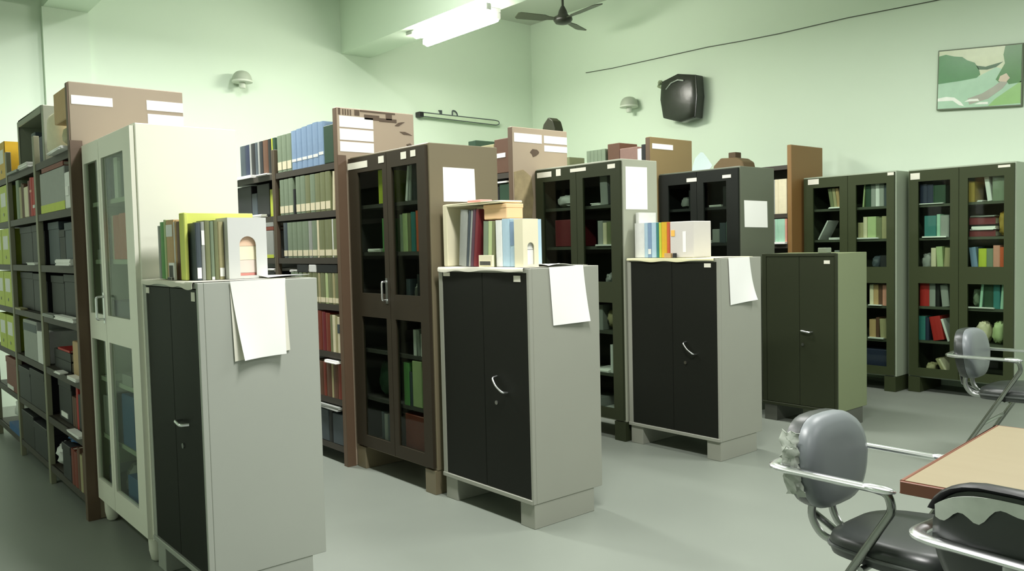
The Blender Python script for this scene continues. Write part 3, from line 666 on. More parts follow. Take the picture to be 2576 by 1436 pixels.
inside('fifth shelf ' + HC, X, Y + .09, .46, [('w', 'pale green', .12, .2, 17, 'dried flower bundle'), ('w', 'cream', .12, .19, 19, 'dried flower bundle'), ('g', .18), ('b', 'white', .02, .2, -.3), ('b', 'red', .09, .21, -.18), ('b', 'navy', .03, .2), ('b', 'teal', .07, .21)])
inside('bottom shelf ' + HC, X, Y + .52, .16, [('b', 'cream', .02, .16, -.5), ('b', 'khaki', .02, .16, -.5), ('g', .08), ('w', 'khaki', .1, .1, 2)])

# ------------------------------------------------------------------ papers on and over the cupboards
def top_cover(label, x0, y0, w, d, amp, ph, m):
    b = MB(); z = 1.2738
    def fn(u, v):
        hang = .015 + amp * (.5 + .5 * math.sin(7 * u + ph)) * (.6 + .4 * math.sin(17 * u + ph * 2))
        q = min(v / .9, 1.0); x = x0 + d * .9 * (1 - q) - .007 * q; zz = z
        if v > .9: x = x0 - .0105 - .003 * math.sin(9 * u); zz = z - hang * (v - .9) / .1
        return (x, y0 + .03 + u * (w - .04), zz)
    b.grid(fn, 36, 30, .0012)
    return tag(b.build('newspaper_sheet', m, smooth=True), label, 'paper', 'sheets spread on the cupboard tops')
NEWS = mat('newsprint', (222, 220, 204), .85, var=.08, scale=12)
top_cover('ragged paper sheet spread under the lime box', 1.069, 3.096, .674, .487, .018, .4, NEWS)
top_cover('ragged paper sheet spread under the plum books', 2.577, 2.938, .748, .48, .016, 2.2, NEWS)
top_cover('yellowed paper sheet spread under the yellow book', 4.227, 3.041, .753, .458, .016, 4.0, mat('yellowed_newsprint', (220, 218, 178), .85, var=.08, scale=12))
def notice(label, y, pts, curl, m=PAPER, off=.003, name='paper_notice', cat='notice', group='white notices on cabinet sides'):
    """a sheet on a side face: pts = top-left x,z; top-right; bottom-right; bottom-left; curl lifts its lower end"""
    (ax, az), (bx, bz), (cx, cz), (dx, dz) = pts
    b = MB()
    def fn(u, v):
        x = (ax * (1 - u) + bx * u) * (1 - v) + (dx * (1 - u) + cx * u) * v; z = (az * (1 - u) + bz * u) * (1 - v) + (dz * (1 - u) + cz * u) * v
        return (x, y - off - curl(u, v), z)
    b.grid(fn, 14, 14, .0006)
    return tag(b.build(name, m, smooth=True), label, cat, group)
notice('large white notice hanging down the side below the arched box', 3.096, ((1.19, 1.272), (1.415, 1.274), (1.395, .975), (1.225, .965)), lambda u, v: .004 + .03 * v * v * (0.5 + 0.5 * (2 * u - 1) ** 2))
notice('under sheet showing at both edges of the large hanging notice', 3.096, ((1.19, 1.262), (1.415, 1.262), (1.425, .985), (1.198, .962)), lambda u, v: .001 + .004 * v, PAPER2, .0015)
notice('white notice hanging over the side beside the curved handle', 2.938, ((2.706, 1.272), (2.94, 1.275), (2.968, .99), (2.727, .985)), lambda u, v: .002 + .018 * v * v * u)
notice('white notice with rounded lower corner hanging over the cupboard side', 3.041, ((4.322, 1.272), (4.547, 1.274), (4.594, .995), (4.34, .975)), lambda u, v: .002 + .03 * v ** 3 * u * u)
flat0 = lambda u, v: 0.0005
notice('nearly square white notice on the brown cabinet side', 3.735, ((2.66, 1.825), (2.88, 1.823), (2.885, 1.635), (2.66, 1.634)), flat0, off=.001)
notice('upright white notice on the pale side of the olive cabinet', 3.808, ((4.243, 1.903), (4.467, 1.905), (4.467, 1.61), (4.24, 1.61)), flat0, off=.001)
notice('white notice on the grey-green side of the black cabinet', 3.746, ((5.545, 1.69), (5.865, 1.687), (5.87, 1.475), (5.55, 1.48)), flat0, off=.001)

# ------------------------------------------------------------------ things standing on the low cupboards
ZT = 1.2754
def arch_box(name, label, x0, x1, y0, y1, h, m, fill, hw, hz, ground_m=None, back_h=None):
    """a magazine box whose -Y end has an arched finger opening showing the papers inside"""
    r = thing(name, label, 'file box', ((x0 + x1) / 2, (y0 + y1) / 2, ZT)); t = .004; z0, z1 = ZT, ZT + h; cx = (x0 + x1) / 2
    b = MB(); b.box(x0, x0 + t, y0 + t, y1, z0, z1); b.box(x1 - t, x1, y0 + t, y1, z0, z1); b.box(x0 + t, x1 - t, y1 - t, y1, z0, z1); b.box(x0 + t, x1 - t, y0 + t, y1 - t, z0, z0 + t); b.box(x0 + t, x1 - t, y0 + t, y1 - t, z1 - t, z1)
    b.build('box_body', m, r)
    # front with an arched opening: a strip of quads between the outline and the arch
    n = 10; zo = z0 + .012; arch = [(cx - hw, zo)] + [(cx + hw * math.cos(a), hz - hw + hw * math.sin(a)) for a in [math.pi - math.pi * k / n for k in range(n + 1)]] + [(cx + hw, zo)]
    b = MB()
    def q(p): b.prism(p, 1, y0, y0 + t)
    q([(x0, z0), (x1, z0), (x1, zo), (x0, zo)]); q([(x0, zo), (cx - hw, zo), (cx - hw, hz - hw), (x0, hz - hw)]); q([(cx + hw, zo), (x1, zo), (x1, hz - hw), (cx + hw, hz - hw)])
    top = z1
    for k in range(n):
        p0, p1 = arch[1 + k], arch[2 + k]
        xa = x0 + (x1 - x0) * k / n; xb = x0 + (x1 - x0) * (k + 1) / n
        q([p0, p1, (xb, top), (xa, top)])
    q([(x0, hz - hw), arch[1], (x0, top)]); q([arch[n + 1], (x1, hz - hw), (x1, top)])
    b.build('box_front', m, r)
    for nm, zz0, zz1, mm in fill: MB().box(x0 + .01, x1 - .01, y0 + .014, y0 + .02, z0 + t + zz0, z0 + t + zz1).build(nm, mm, r)
    return r
WHITEB = mat('white_card', (206, 208, 204), .7, var=.02)
arch_box('file_box', 'pale grey file box with arched opening on the nearest cupboard', 1.238, 1.398, 3.215, 3.34, .245, WHITEB, (('red_card', 0, .018, mat('rose_pink_card', (226, 150, 138), .7)), ('paper_bundle', .019, .07, mat('pink_card', (232, 216, 204), .7)), ('paper_wad', .071, .126, mat('ivory_card', (246, 236, 204), .7)), ('peach_card', .127, .2, mat('peach_card', (240, 204, 174), .7))), .034, ZT + .17)
LIME = mat('lime_card', (214, 222, 110), .6, var=.05)
lb = thing('file_box', 'lime green open box behind the grey striped books', 'file box', (1.24, 3.34, ZT))
b = MB(); b.box(1.10, 1.40, 3.349, 3.365, ZT, ZT + .268); b.box(1.10, 1.114, 3.305, 3.349, ZT, ZT + .268); b.build('box_body', LIME, lb, bevel=.003)
class YRow:
    """books whose spines face the room (-Y), placed along +X"""
    def __init__(s, where, x, y, z=ZT): s.x, s.y, s.z, s.where, s.items = x, y, z, where, []
    def book(s, c, t, h, d=.09, label=None):
        x, y, z = s.x, s.y, s.z; b = MB(); cv = min(.004, t * .18)
        b.box(x, x + cv, y + .004, y + d, z, z + h); b.box(x + t - cv, x + t, y + .004, y + d, z, z + h)
        b.prism([(x, y + .006), (x + t * .12, y + .0015), (x + t * .5, y), (x + t * .88, y + .0015), (x + t, y + .006)], 2, z, z + h)
        b.box(x + cv, x + t - cv, y + .006, y + d - .005, z + .004, z + h - .006, 1); mats = [cover(c), PAGES]
        if label: b.box(x + t * .1, x + t * .9, y - .0006, y + .002, z + h * label[0], z + h * label[1], 2); mats.append(PAPER)
        s.items.append((b.build('book', mats), c)); s.x += t + .001
        return s
    def done(s):
        n = {}
        for o, c in s.items: n[c] = n.get(c, 0) + 1
        k = {}
        for o, c in s.items:
            k[c] = k.get(c, 0) + 1; f = (('first ' if k[c] == 1 else ORD[k[c] - 1]) if n[c] > 1 else '')
            tag(o, f'{f}{c} book from the lime edge, {s.where}' if f else f'{c} book, {s.where}', 'book', 'books ' + s.where)
YRow('standing between lime box and arched grey box', 1.124, 3.25).book('slate', .02, .225, label=(.03, .22)).book('grey', .014, .23, label=(.6, .85)).book('olive', .02, .235).book('sage', .014, .232, label=(.0, .05)).book('olive', .016, .236).book('khaki', .022, .23, label=(.05, .2)).done()
r = Row('on nearest cupboard beside the lime box', 1.105, ZT, 3.305, depth=.2, anchor='from the lime box')
r.y = 3.372; r.book('brown', .05, .235).book('tan', .02, .24).book('white', .014, .235).book('tan', .095, .245, label=('white', .72, .2)).book('pale green', .025, .248).book('green', .05, .24).book('grey', .03, .225); r.done()
b = MB(); b.box(1.085, 1.095, 3.40, 3.465, ZT, ZT + .07); b.box(1.0835, 1.085, 3.407, 3.458, ZT + .01, ZT + .06, 1); b.box(1.075, 1.085, 3.405, 3.455, ZT, ZT + .012, 1)
tag(b.build('tape_dispenser', [PAPER, mat('dark_print', (70, 70, 66), .6, var=.4, scale=60)], bevel=.0015), 'small white card holder leaning at the foot of the tan book', 'holder')
b = MB(); b.grid(lambda u, v: (1.36 + .18 * u, 3.13 + .22 * v, ZT + .004 + .006 * math.sin(3 * v + 2 * u)), 8, 8, .0012)
tag(b.build('paper_sheet', PAPER, smooth=True), 'loose white sheets beside the arched grey box', 'paper')
# second cupboard
CRB = mat('cream_card', (226, 220, 190), .7, var=.03)
cb = thing('carton', 'tall cream carton open at the front on the second cupboard', 'box', (2.74, 3.60, ZT))
b = MB(); b.box(2.615, 2.82, 3.645, 3.685, ZT, ZT + .335); b.box(2.82, 2.83, 3.36, 3.685, ZT, ZT + .335); b.box(2.615, 2.82, 3.36, 3.645, ZT + .322, ZT + .335); b.box(2.615, 2.76, 3.18, 3.36, ZT + .322, ZT + .335); b.build('box_body', CRB, cb, bevel=.004)
q = MB().box(2.66, 2.74, 3.40, 3.52, ZT + .3355, ZT + .352).build('lid_tab', mat('rose_card', (214, 150, 140), .7), cb, bevel=.004); q['label'] = 'rose coloured tab'
pb = thing('carton', 'flat peach carton lying across the green and blue books', 'box', (2.69, 3.25, ZT + .242))
MB().box(2.635, 2.745, 3.16, 3.345, ZT + .242, ZT + .30).build('box_body', mat('peach_carton', (236, 196, 148), .7), pb, bevel=.004)
MB().box(2.633, 2.747, 3.158, 3.347, ZT + .296, ZT + .318).build('lid', mat('peach_carton', (236, 196, 148), .7), pb, bevel=.003)
r = Row('on the second cupboard under the peach carton', 2.625, ZT, 3.05, depth=.16, anchor='from the blue folder')
r.y = 3.07; r.book('sky blue', .06, .235, label=('steel blue', .45, .5)).book('sky blue', .06, .24).book('white', .05, .235)
r.y = 3.25; r.book('olive', .018, .233, lean=.05).book('pale green', .03, .233, lean=.05).book('sage', .04, .233, lean=.05)
r.y = 3.39; r.book('maroon', .024, .30, lean=.12).book('plum', .024, .30, lean=.12).book('grey', .014, .295, lean=.12).book('slate', .02, .295, lean=.12).book('grey', .065, .30, lean=.09); r.done()
b = MB(); b.box(2.598, 2.612, 3.24, 3.35, ZT, ZT + .06); b.box(2.5965, 2.598, 3.25, 3.34, ZT + .008, ZT + .03, 1)
tag(b.build('card_holder', [CRB, mat('dark_print', (70, 70, 66), .6, var=.4, scale=60)], bevel=.001), 'low cream card box standing before the green books', 'box')
arch_box('file_box', 'cream file box with arched opening at the second cupboard corner', 2.60, 2.70, 3.0, 3.065, .235, CRB, (('paper_bundle', 0, .08, PAPER), ('paper_wad', .082, .14, PAPER)), .022, ZT + .12)
b = MB(); b.grid(lambda u, v: (2.72 + .2 * u, 2.95 + .14 * v, ZT + .004 + .008 * math.sin(4 * u + 3 * v)), 8, 8, .0012)
tag(b.build('paper_sheet', PAPER, smooth=True), 'rumpled white sheet beside the cream arched box', 'paper')
# third cupboard
r = Row('on the third cupboard beside the slotted box', 4.275, ZT, 3.46, depth=.18, anchor='from the slotted box')
r.book('orange', .022, .232).book('yellow', .045, .235).book('lime', .02, .233).book('teal', .022, .233).book('sky blue', .04, .235).book('steel blue', .03, .235, label=('white', .1, .15)).book('sky blue', .03, .235).book('white', .085, .235).book('white', .032, .31, dx=.05).gap(.0); r.done()
sb = thing('file_box', 'slotted pale box at the end of the colourful book row', 'file box', (4.36, 3.36, ZT))
MB().box(4.275, 4.46, 3.265, 3.455, ZT, ZT + .235).build('box_body', mat('pale_card', (206, 202, 196), .7, var=.03), sb, bevel=.003)
MB().box(4.2735, 4.2755, 3.325, 3.35, ZT + .035, ZT + .17).build('slot_label', PAPER, sb)
MB().box(4.272, 4.276, 3.415, 3.445, ZT + .14, ZT + .18).build('flame_sticker', mat('amber_label', (246, 190, 90), .6), sb)
for a, e, m, lb_ in ((3.43, 3.485, 'tan', 'tan stub of card before the yellow book'), (3.395, 3.415, 'charcoal', 'dark clip at the foot of the slotted box')):
    tag(MB().box(4.25, 4.268, a, e, ZT, ZT + .03).build('card_stub', cover(m), bevel=.001), lb_, 'card')
tag(MB().box(5.55, 5.62, 3.06, 3.13, 1.2702, 1.31).build('glass_block', mat('grey_glassy', (120, 130, 110), .15), bevel=.004), 'small grey block on the olive sided cupboard', 'block')

# ------------------------------------------------------------------ wall things
# twin tube lamp under the beam
lt = thing('tube_lamp', 'lit twin fluorescent lamp under the ceiling beam', 'lamp', (5.06, 6.85, 3.69))
LAMPW = mat('lamp_enamel', (196, 200, 194), .5)
MB().box(4.92, 5.2, 6.25, 7.52, 3.655, 3.689).build('lamp_housing', LAMPW, lt, bevel=.004)
TUBE = emit('lit_tube', (255, 252, 240), 82.0)
for xc, ya, yb in ((4.915, 6.1, 7.34), (5.195, 6.3, 7.55)):
    q = MB().lathe([(.02, 0), (.044, .03), (.044, yb - ya - .03), (.02, yb - ya)], (xc, ya, 3.62), 16, 0, 1).build('lit_tube', TUBE, lt, smooth=True); q['label'] = 'glowing white tube'
    for y in (ya - .02, yb - .01): MB().box(xc - .028, xc + .028, y, y + .03, 3.6, 3.66).build('tube_holder', LAMPW, lt, bevel=.004)
# unlit batten on the wall
bt = thing('tube_lamp', 'unlit pale batten lamp on the wall between the racks', 'lamp', (6.5, 8.75, 3.05))
b = MB(); b.prism([(5.92, 3.035), (7.12, 3.015), (7.17, 3.03), (7.165, 3.07), (7.1, 3.078), (5.92, 3.085)], 1, 8.71, 8.783); b.build('lamp_housing', mat('batten_body', (196, 214, 186), .6), bt, bevel=.006)
b = MB(); b.tube(fillet([(5.92, 8.709, 3.036), (7.12, 8.709, 3.014), (7.17, 8.709, 3.03), (7.165, 8.709, 3.07), (7.1, 8.709, 3.079), (5.92, 8.709, 3.086)], .02), .006, 6)
q = b.build('edge_trim', mat('slate_trim', (70, 78, 82), .5), bt, smooth=True); q['label'] = 'dark outline trim'
MB().box(5.855, 5.925, 8.69, 8.783, 3.025, 3.09).build('end_cap', BLACKP, bt, bevel=.006)
q = MB().box(6.23, 6.25, 8.75, 8.783, 3.085, 3.145); q.box(6.21, 6.25, 8.755, 8.783, 3.135, 3.145); q.build('bracket', mat('slate_trim', (70, 78, 82), .5), bt)
b = MB(); b.tube(fillet([(6.42, 8.76, 3.08), (6.42, 8.76, 3.16), (6.47, 8.76, 3.155), (6.50, 8.76, 3.12), (6.50, 8.76, 3.08)], .02), .009, 8); b.build('bracket', mat('slate_trim', (70, 78, 82), .5), bt, smooth=True)
# dome lamps
def dome_lamp(label, c, wall, w):
    r = thing('wall_lamp', label, 'lamp', c, 'dome wall lamps'); m = mat('pale_lamp_shade', (168, 178, 160), .55)
    x, y, z = c; b = MB(); n, k = 20, 8; vs = []
    for i in range(k + 1):
        a = math.pi / 2 * i / k
        for j in range(n):
            ph = 2 * math.pi * j / n; p = (math.cos(ph) * w * (math.cos(a) ** .75), math.sin(ph) * w * (math.cos(a) ** .75), w * 1.05 * math.sin(a)); vs.append((x + p[0], y + p[1], z + p[2]))
    fs = [(i * n + j, i * n + (j + 1) % n, (i + 1) * n + (j + 1) % n, (i + 1) * n + j) for i in range(k) for j in range(n)] + [tuple(range(n - 1, -1, -1))]
    b.add(vs, fs); b.build('lamp_shade', m, r, smooth=True)
    q = MB().lathe([(w * .98, -.016), (w * 1.04, -.012), (w * 1.04, .004), (w * .98, .008)], (x, y, z), 24).build('rim', mat('pale_lamp_rim', (206, 214, 198), .5), r, smooth=True)
    MB().lathe([(.03, -.075), (.036, -.06), (.034, -.016)], (x, y, z), 14).build('bulb_cap', mat('pale_lamp_rim', (206, 214, 198), .5), r, smooth=True)
    if wall == 'y': MB().box(x - .05, x + .05, y, YW - .001, z - .012, z + .08).build('wall_plate', m, r, bevel=.005)
    else: MB().box(x, XW - .001, y - .05, y + .05, z - .012, z + .08).build('wall_plate', m, r, bevel=.005)
dome_lamp('pale dome lamp on the wall above the cream cabinet', (3.56, 8.66, 3.21), 'y', .105)
dome_lamp('pale dome lamp beside the black wall speaker', (7.73, 6.86, 3.06), 'x', .11)
# black speaker
sp_ = thing('wall_speaker', 'black glossy speaker mounted high on the wall', 'speaker', (7.72, 6.04, 2.75))
ol = [(6.29, 3.255), (6.05, 3.31), (5.79, 3.255), (5.775, 3.02), (5.805, 2.775), (6.02, 2.75), (6.27, 2.83), (6.31, 3.05)]
GLB = mat('black_gloss', (30, 33, 28), .16, var=.2, scale=7)
MB().prism(ol, 0, 7.66, 7.80).build('speaker_body', GLB, sp_, bevel=.014, seg=2)
cy, cz = sum(p[0] for p in ol) / 8, sum(p[1] for p in ol) / 8
vs = [(7.628, cy, cz)]; RG = ((.35, 7.63), (.7, 7.637), (.9, 7.65), (.97, 7.664))
for sc, xx in RG:
    for (y, z) in ol: vs.append((xx, cy + (y - cy) * sc, cz + (z - cz) * sc))
fs = [(0, 1 + (j + 1) % 8, 1 + j) for j in range(8)] + [(1 + k * 8 + j, 1 + k * 8 + (j + 1) % 8, 9 + k * 8 + (j + 1) % 8, 9 + k * 8 + j) for k in range(3) for j in range(8)] + [tuple(range(25, 33))]
b = MB(); b.add(vs, fs); b.build('front_grille', mat('black_vinyl', (40, 44, 36), .28, var=.4, scale=9, bump=.25), sp_, smooth=True)
b = MB(); b.tube([(7.64, cy + .16, cz + .12), (7.632, cy + .08, cz + .18), (7.63, cy - .02, cz + .2), (7.634, cy - .1, cz + .18)], .012, 8); q = b.build('highlight_arc', STEEL, sp_, smooth=True); q['label'] = 'pale curved highlight'  # steel arc laid on as the highlight of the glossy front
b = MB(); b.tube([(XW - .001, 6.46, 3.3), (7.74, 6.40, 3.23), (7.73, 6.30, 3.18)], .014, 8); b.lathe([(.03, 0), (.03, .02)], (XW - .022, 6.45, 3.29), 12, 0, 0); b.build('bracket', mat('grey_bracket', (130, 142, 112), .5), sp_, smooth=True)
# cable on the wall
b = MB(); b.tube([(7.84, 7.70, 3.627), (7.84, 7.23, 3.603), (7.84, 6.58, 3.592), (7.84, 5.76, 3.580), (7.84, 5.3, 3.556), (7.84, 4.85, 3.54), (7.84, 4.1, 3.536), (7.84, 3.27, 3.504), (7.84, 2.6, 3.49)], .0045, 6)
tag(b.build('wall_cable', mat('dark_cable', (78, 84, 72), .6), smooth=True), 'thin dark cable running along the wall near the ceiling', 'cable')
# landscape picture, hanging a little askew
pf = thing('picture', 'framed green river landscape hanging askew on the wall', 'picture', (7.83, 2.88, 2.45))
tl, tr, br, bl = (3.225, 3.045), (2.535, 2.978), (2.545, 2.452), (3.24, 2.51)
MB().prism([tl, tr, br, bl], 0, 7.815, 7.845).build('frame', mat('picture_frame', (96, 108, 84), .4), pf, bevel=.003)
def pp(u, v):
    y = (tl[0] * (1 - u) + tr[0] * u) * (1 - v) + (bl[0] * (1 - u) + br[0] * u) * v; z = (tl[1] * (1 - u) + tr[1] * u) * (1 - v) + (bl[1] * (1 - u) + br[1] * u) * v
    return (y, z)
def patch(b, pts, k, m): b.prism([pp(u, v) for u, v in pts], 0, 7.8145 - .0006 * k, 7.8152, m)
b = MB()
patch(b, [(.015, .02), (.985, .02), (.985, .975), (.015, .975)], 0, 0)
patch(b, [(.015, .55), (.3, .5), (.5, .48), (.7, .35), (.985, .5), (.985, .975), (.015, .975)], 1, 1)
patch(b, [(.015, .1), (.1, .08), (.2, .12), (.3, .14), (.36, .2), (.45, .25), (.5, .35), (.52, .45), (.48, .5), (.3, .53), (.015, .56)], 2, 2)
patch(b, [(.47, .3), (.58, .33), (.68, .3), (.78, .27), (.70, .35), (.6, .38), (.5, .37)], 2, 3)
patch(b, [(.8, .02), (.985, .02), (.985, .62), (.85, .64), (.78, .5), (.74, .6), (.7, .55), (.76, .4), (.8, .3), (.78, .16)], 3, 4)
patch(b, [(.38, .83), (.55, .76), (.68, .66), (.76, .58), (.84, .6), (.78, .7), (.62, .85), (.4, .93)], 3, 5)
patch(b, [(.7, .86), (.985, .6), (.985, .95), (.62, .97)], 3, 6)
patch(b, [(.73, .58), (.75, .5), (.82, .46), (.86, .54), (.82, .6)], 4, 7)
patch(b, [(.015, .8), (.12, .78), (.22, .8), (.3, .88), (.34, .95), (.28, .93), (.2, .85), (.015, .85)], 4, 8)  # near-white patches here and below: glare on the picture, painted into the print
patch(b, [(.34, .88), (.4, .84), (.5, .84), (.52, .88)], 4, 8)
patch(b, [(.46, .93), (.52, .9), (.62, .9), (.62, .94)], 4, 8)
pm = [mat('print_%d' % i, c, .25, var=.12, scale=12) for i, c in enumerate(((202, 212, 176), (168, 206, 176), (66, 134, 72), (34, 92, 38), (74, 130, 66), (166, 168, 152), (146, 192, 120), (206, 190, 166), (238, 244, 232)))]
b.build('landscape_print_glare', pm, pf)
# ceiling fan
fc = Vector((6.57, 6.80, 3.95)); fan = thing('ceiling_fan', 'black three blade ceiling fan hanging on a thin rod', 'fan', tuple(fc)); FB_ = mat('fan_black', (34, 38, 28), .35); FBL = mat('fan_blade', (56, 62, 44), .4)
MB().lathe([(.03, -.085), (.085, -.07), (.11, -.035), (.105, -.005), (.06, .02), (.045, .07), (.02, .12)], tuple(fc), 24).build('motor', FB_, fan, smooth=True)
MB().lathe([(.014, .1), (.014, .46)], tuple(fc), 12).build('rod', FB_, fan, smooth=True)
MB().lathe([(.05, .44), (.06, .5), (.06, .528)], tuple(fc), 16).build('canopy', FB_, fan, smooth=True)
for a, ln, tw in ((162, .57, .22), (262, .66, .22), (22, .55, .22)):
    b = MB(); pts = [(.1, -.025), (.18, -.04), (.24, -.07), (ln - .03, -.075), (ln, -.05), (ln, .05), (ln - .03, .07), (.24, .06), (.18, .035), (.1, .025)]
    b.prism([(fc.x + u, fc.y + v) for u, v in pts], 2, fc.z - .03, fc.z - .022)
    b.rot(0, (fc.x, fc.y, fc.z - .026), 'X', tw); b.rot(0, fc, 'Z', math.radians(a)); b.build('blade', FBL, fan, bevel=.001)

# ------------------------------------------------------------------ table
tb = thing('reading_table', 'reading table with tan top and dark brown edge', 'table', (0, 0, 0))
TOP = wood('tan_laminate', (146, 134, 108), (138, 126, 99), 2.0, .4)
# local frame: the corner by the chairs is the origin, the table runs along -y
MB().box(.006, .842, -2.0, -.006, .722, .75).build('tabletop', TOP, tb, bevel=.003)
b = MB(); b.box(0, .006, -2.0, 0, .716, .7495); b.box(.006, .842, -.006, 0, .716, .7495); b.box(.842, .848, -2.0, 0, .716, .7495)
q = b.build('edge_band', wood('brown_edging', (132, 84, 62), (112, 68, 50), 3), tb, bevel=.002); q['label'] = 'dark brown edge band'
LEGM = mat('table_leg_black', (36, 32, 30), .5)
b = MB(); b.box(.1, .74, -.19, -.175, .684, .7215); b.box(.1, .74, -1.9, -1.885, .684, .7215); b.box(.09, .1, -1.9, -.175, .684, .7215); b.box(.74, .75, -1.9, -.175, .684, .7215); b.build('apron', LEGM, tb)
for y in (-1.85, -.19):
    MB().box(.60, .66, y, y + .06, .03, .7215).build('leg', LEGM, tb, bevel=.003)
    MB().box(.56, .82, y, y + .06, 0, .03).build('foot_bar', LEGM, tb, bevel=.003)
tb.location = (2.114, .966, 0); tb.rotation_euler = (0, 0, .079)

# ------------------------------------------------------------------ chairs
VINYL = mat('charcoal_vinyl', (52, 56, 54), .34, var=.12, scale=6, bump=.03)
VINYL2 = mat('grey_vinyl', (112, 118, 120), .38, var=.08, scale=6, bump=.02)
PLAS = mat('clear_torn_plastic', (172, 178, 168), .15, var=.15, scale=18)
FOAM = mat('torn_foam', (214, 218, 212), .9, var=.2, scale=20)
def back_shape(n=32, w=.198, h=.15):
    """outline of the backrest: rounded top, narrowing to the bottom"""
    out = []
    for k in range(n):
        a = 2 * math.pi * k / n; c, s_ = math.cos(a), math.sin(a)
        u = math.copysign(abs(c) ** .6, c) * w; v = math.copysign(abs(s_) ** .72, s_) * h
        u *= (1 + .16 * v / h) if v < 0 else (1 - .10 * (v / h) ** 2)
        out.append((u, v))
    return out
def chair(label, loc, rz, torn):
    """local frame: +x to the sitter's left, the sitter faces -y, origin on the floor under the seat"""
    r = thing('office_chair', label, 'chair', (0, 0, 0), 'chrome armed vinyl chairs')
    # seat: soft cushion pad
    b = MB(); N, K = 28, 6
    vs = []; prof = [(.86, -.036), (.97, -.03), (1.0, -.012), (1.0, .012), (.965, .03), (.8, .04), (.4, .043)]
    for sc, dz in prof:
        for k in range(N):
            a = 2 * math.pi * k / N; c, s_ = math.cos(a), math.sin(a)
            u = math.copysign(abs(c) ** .42, c) * .222 * sc; v = math.copysign(abs(s_) ** .42, s_) * .20 * sc
            vs.append((u * (1 - .24 * (v > 0) * v / .225), v - .06, .455 + dz - .02 * ((v + .06) / .225) ** 2 * .5))
    fs = [(i * N + j, i * N + (j + 1) % N, (i + 1) * N + (j + 1) % N, (i + 1) * N + j) for i in range(len(prof) - 1) for j in range(N)]
    fs += [tuple(range(N - 1, -1, -1)), tuple((len(prof) - 1) * N + j for j in range(N))]
    b.add(vs, fs); b.build('seat', VINYL, r, smooth=True)
    # shiny edge piping round the seat
    b = MB(); ring = []
    for k in range(N + 1):
        a = 2 * math.pi * k / N; c, s_ = math.cos(a), math.sin(a)
        u = math.copysign(abs(c) ** .42, c) * .225; v = math.copysign(abs(s_) ** .42, s_) * .203
        ring.append((u * (1 - .24 * (v > 0) * v / .225), v - .06, .452 - .02 * ((v + .06) / .225) ** 2 * .5))
    b.tube(ring, .006, 6, caps=False); q = b.build('seat_piping', mat('piping_gloss', (86, 90, 88), .15), r, smooth=True)
    # backrest cushion: front and back pads
    ol = back_shape(); tilt = .10; cz = .662; yb = .208
    def ring_(sc, off): return [(u * sc, yb + off + (v * sc) * tilt + .35 * (u * sc) ** 2 * -1, cz + v * sc) for u, v in ol]
    N2 = len(ol)
    def pad(levels, m, name):
        vs = [p for sc, off in levels for p in ring_(sc, off)]; n = len(levels)
        fs = [(i * N2 + j, i * N2 + (j + 1) % N2, (i + 1) * N2 + (j + 1) % N2, (i + 1) * N2 + j) for i in range(n - 1) for j in range(N2)] + [tuple(range(N2 - 1, -1, -1)), tuple((n - 1) * N2 + j for j in range(N2))]
        q = MB(); q.add(vs, fs); return q.build(name, m, r, smooth=True)
    pad([(.5, -.047), (.8, -.043), (.95, -.03), (1.0, -.01), (1.0, .004)], VINYL2, 'backrest')['label'] = 'grey front cushion'
    pad([(.995, .006), (1.0, .03), (.97, .05), (.85, .058), (.5, .06)], VINYL, 'back_cover')['label'] = 'charcoal back cover'
    # torn upholstery showing foam
    def skin(u, v, off): return (u, yb + off + v * tilt - .35 * u * u, cz + v)
    if torn == 'edge':
        rn = random.Random(4); J = [[(rn.random() - .5, rn.random() - .5, rn.random() - .5) for j in range(7)] for i in range(19)]
        def fn(a, c):
            i, j = round(a * 18), round(c * 6); v = .115 - .20 * a; j3 = J[i][j]
            u = -.172 - .028 * math.sin(math.pi * (.15 + .7 * a)) + .01 * j3[0] - .012 * c * (1 - c) * 4
            p = skin(u, v, -.005 + .062 * c); return (p[0], p[1] + .014 * j3[1], p[2] + .012 * j3[2])
        b = MB(); b.grid(fn, 18, 6, .0015); q = b.build('torn_wrap', PLAS, r, smooth=True); q['label'] = 'crumpled torn plastic edge'
    if torn == 'back':
        def low(a): return .02 + .055 * math.exp(-((a - .30) / .09) ** 2) + .02 * math.exp(-((a - .06) / .07) ** 2) + .012 * math.sin(14 * a)
        def top(u): return .138 - .05 * (abs(u) / .175) ** 3
        b = MB()
        b.grid(lambda a, c: skin(.172 - .345 * a, top(.172 - .345 * a) - c * low(a), .064 + .004 * math.sin(9 * a)), 30, 5, .002)
        b.grid(lambda a, c: skin(-.105 - .06 * c + .05 * a * (1 - .3 * c), .095 - .15 * c, .068 + .006 * math.sin(5 * c)), 5, 12, .002)
        q = b.build('torn_lining', FOAM, r, smooth=True); q['label'] = 'torn pale lining'
        b = MB(); b.tube([(u * .99, yb + .03 + v * tilt - .35 * u * u, cz + v + .002) for u, v in ol[2:N2 // 2 - 1]], .010, 8, 0, .036, up=(0, 0, 1)); q = b.build('back_rim', BLACKP, r, smooth=True); q['label'] = 'black rim'
    # steel arm loop: arm, round the back, other arm; each ends in a bent front corner
    za = .665
    b = MB(); b.tube(fillet([(.232, -.06, za), (.232, .283, za), (-.232, .283, za), (-.232, -.06, za)], .07, 7), .0105, 10, 0, .02, up=(0, 0, 1)); b.build('arm_loop', CHROME, r, smooth=True)
    b = MB(); b.tube([(0, .285, za), (0, .28, .56), (0, .262, .47), (0, .18, .425), (0, .1, .42)], .018, 10, 0, .009, up=(1, 0, 0)); b.build('back_strut', STEEL, r, smooth=True)
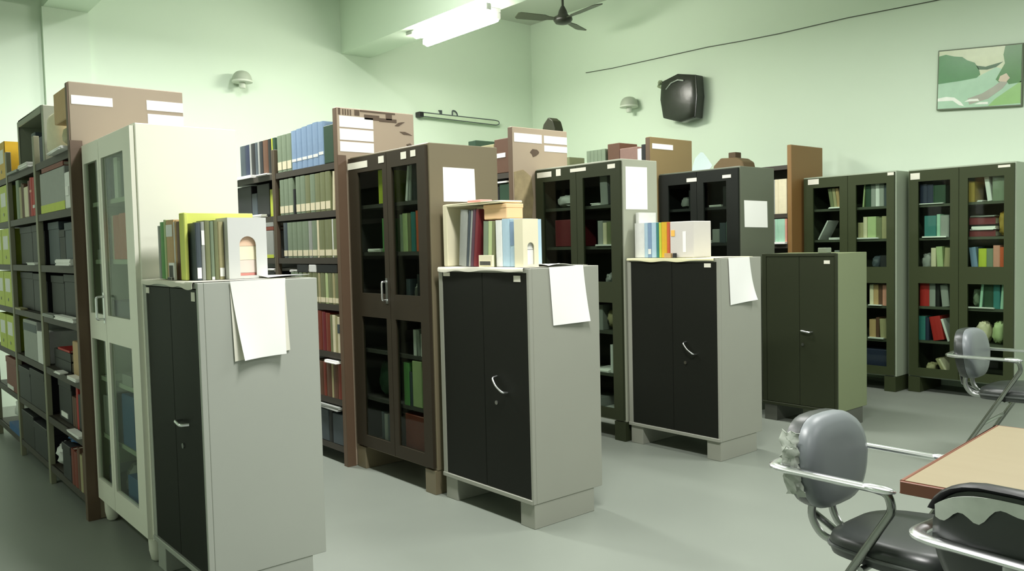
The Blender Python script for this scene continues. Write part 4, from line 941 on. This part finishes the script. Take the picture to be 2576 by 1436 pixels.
    for s in (-1, 1):
        b = MB(); b.tube(fillet([(.062 * s, .215, .56), (.066 * s, .235, .48), (.06 * s, .195, .415), (.06 * s, .1, .415)], .04), .010, 8, 0, .014); b.build('back_bracket', STEEL, r, smooth=True)
        b = MB(); b.tube(fillet([(.232 * s, -.06, za), (.232 * s, -.10, za - .004), (.232 * s, -.115, za - .05), (.232 * s, .24, .02), (.232 * s, -.26, .012)], .03, 5), .0125, 10, 0, .0125); b.build('leg', mat('dark_chrome', (150, 154, 148), .22, 1.0), r, smooth=True)
        b = MB(); b.blob((.232 * s, -.07, za + .002), (.023, .055, .013), 12, 8); b.build('arm_tip', CHROME, r, smooth=True)
    b = MB(); b.tube([(-.232, .10, .265), (.232, .10, .265)], .009, 8); b.tube([(-.232, -.02, .415), (.232, -.02, .415)], .010, 8); b.build('crossbar', STEEL, r, smooth=True)
    r.location = loc; r.rotation_euler = (0, 0, rz)
    return r
chair('chrome armed chair at the table end, backrest edge torn', (2.50, 1.17, 0), 0.0, 'edge')
chair('chrome armed chair standing before the green wall cabinets', (5.35, 1.79, 0), 0.06, 'none')
chair('chair seen from behind at the table side, torn back lining', (2.235, .628, 0), math.pi / 2 - .08, 'back')

# ------------------------------------------------------------------ light
def area(name, loc, sx, sy, power, rot=(0, 0, 0), col=(1, .99, .965)):
    l = bpy.data.lights.new(name, 'AREA'); l.shape = 'RECTANGLE'; l.size = sx; l.size_y = sy; l.energy = power; l.color = col
    o = bpy.data.objects.new(name, l); COL.objects.link(o); o.location = loc; o.rotation_euler = rot; return o
for x, y, z, pw in ((5.02, 3.7, 3.6, 58), (5.02, 1.4, 3.6, 80), (5.02, -1.8, 3.6, 45), (1.89, 1.5, 3.6, 130), (1.89, -1.8, 3.6, 50),
                    (1.89, 6.3, 3.6, 130), (1.89, 4.0, 3.6, 42), (3.45, 5.6, 4.42, 78), (-1.4, 4.5, 3.6, 22)):
    area('unseen_light', (x, y, z), .3, 1.25, pw)  # all out of view; the farther ones are added to brighten walls and aisles
w = bpy.data.worlds.new('daylight'); SC.world = w; w.use_nodes = True
bg = w.node_tree.nodes['Background']; bg.inputs['Color'].default_value = (.97, 1.0, .98, 1); bg.inputs['Strength'].default_value = .33
vs_ = SC.view_settings; vs_.view_transform = 'Standard'; vs_.look = 'None'; vs_.gamma = 1; vs_.use_curve_mapping = False; vs_.exposure = 0.0
SC.cycles.max_bounces = 8; SC.cycles.diffuse_bounces = 4; SC.cycles.glossy_bounces = 3; SC.cycles.transparent_max_bounces = 10
SC.cycles.caustics_reflective = False; SC.cycles.caustics_refractive = False
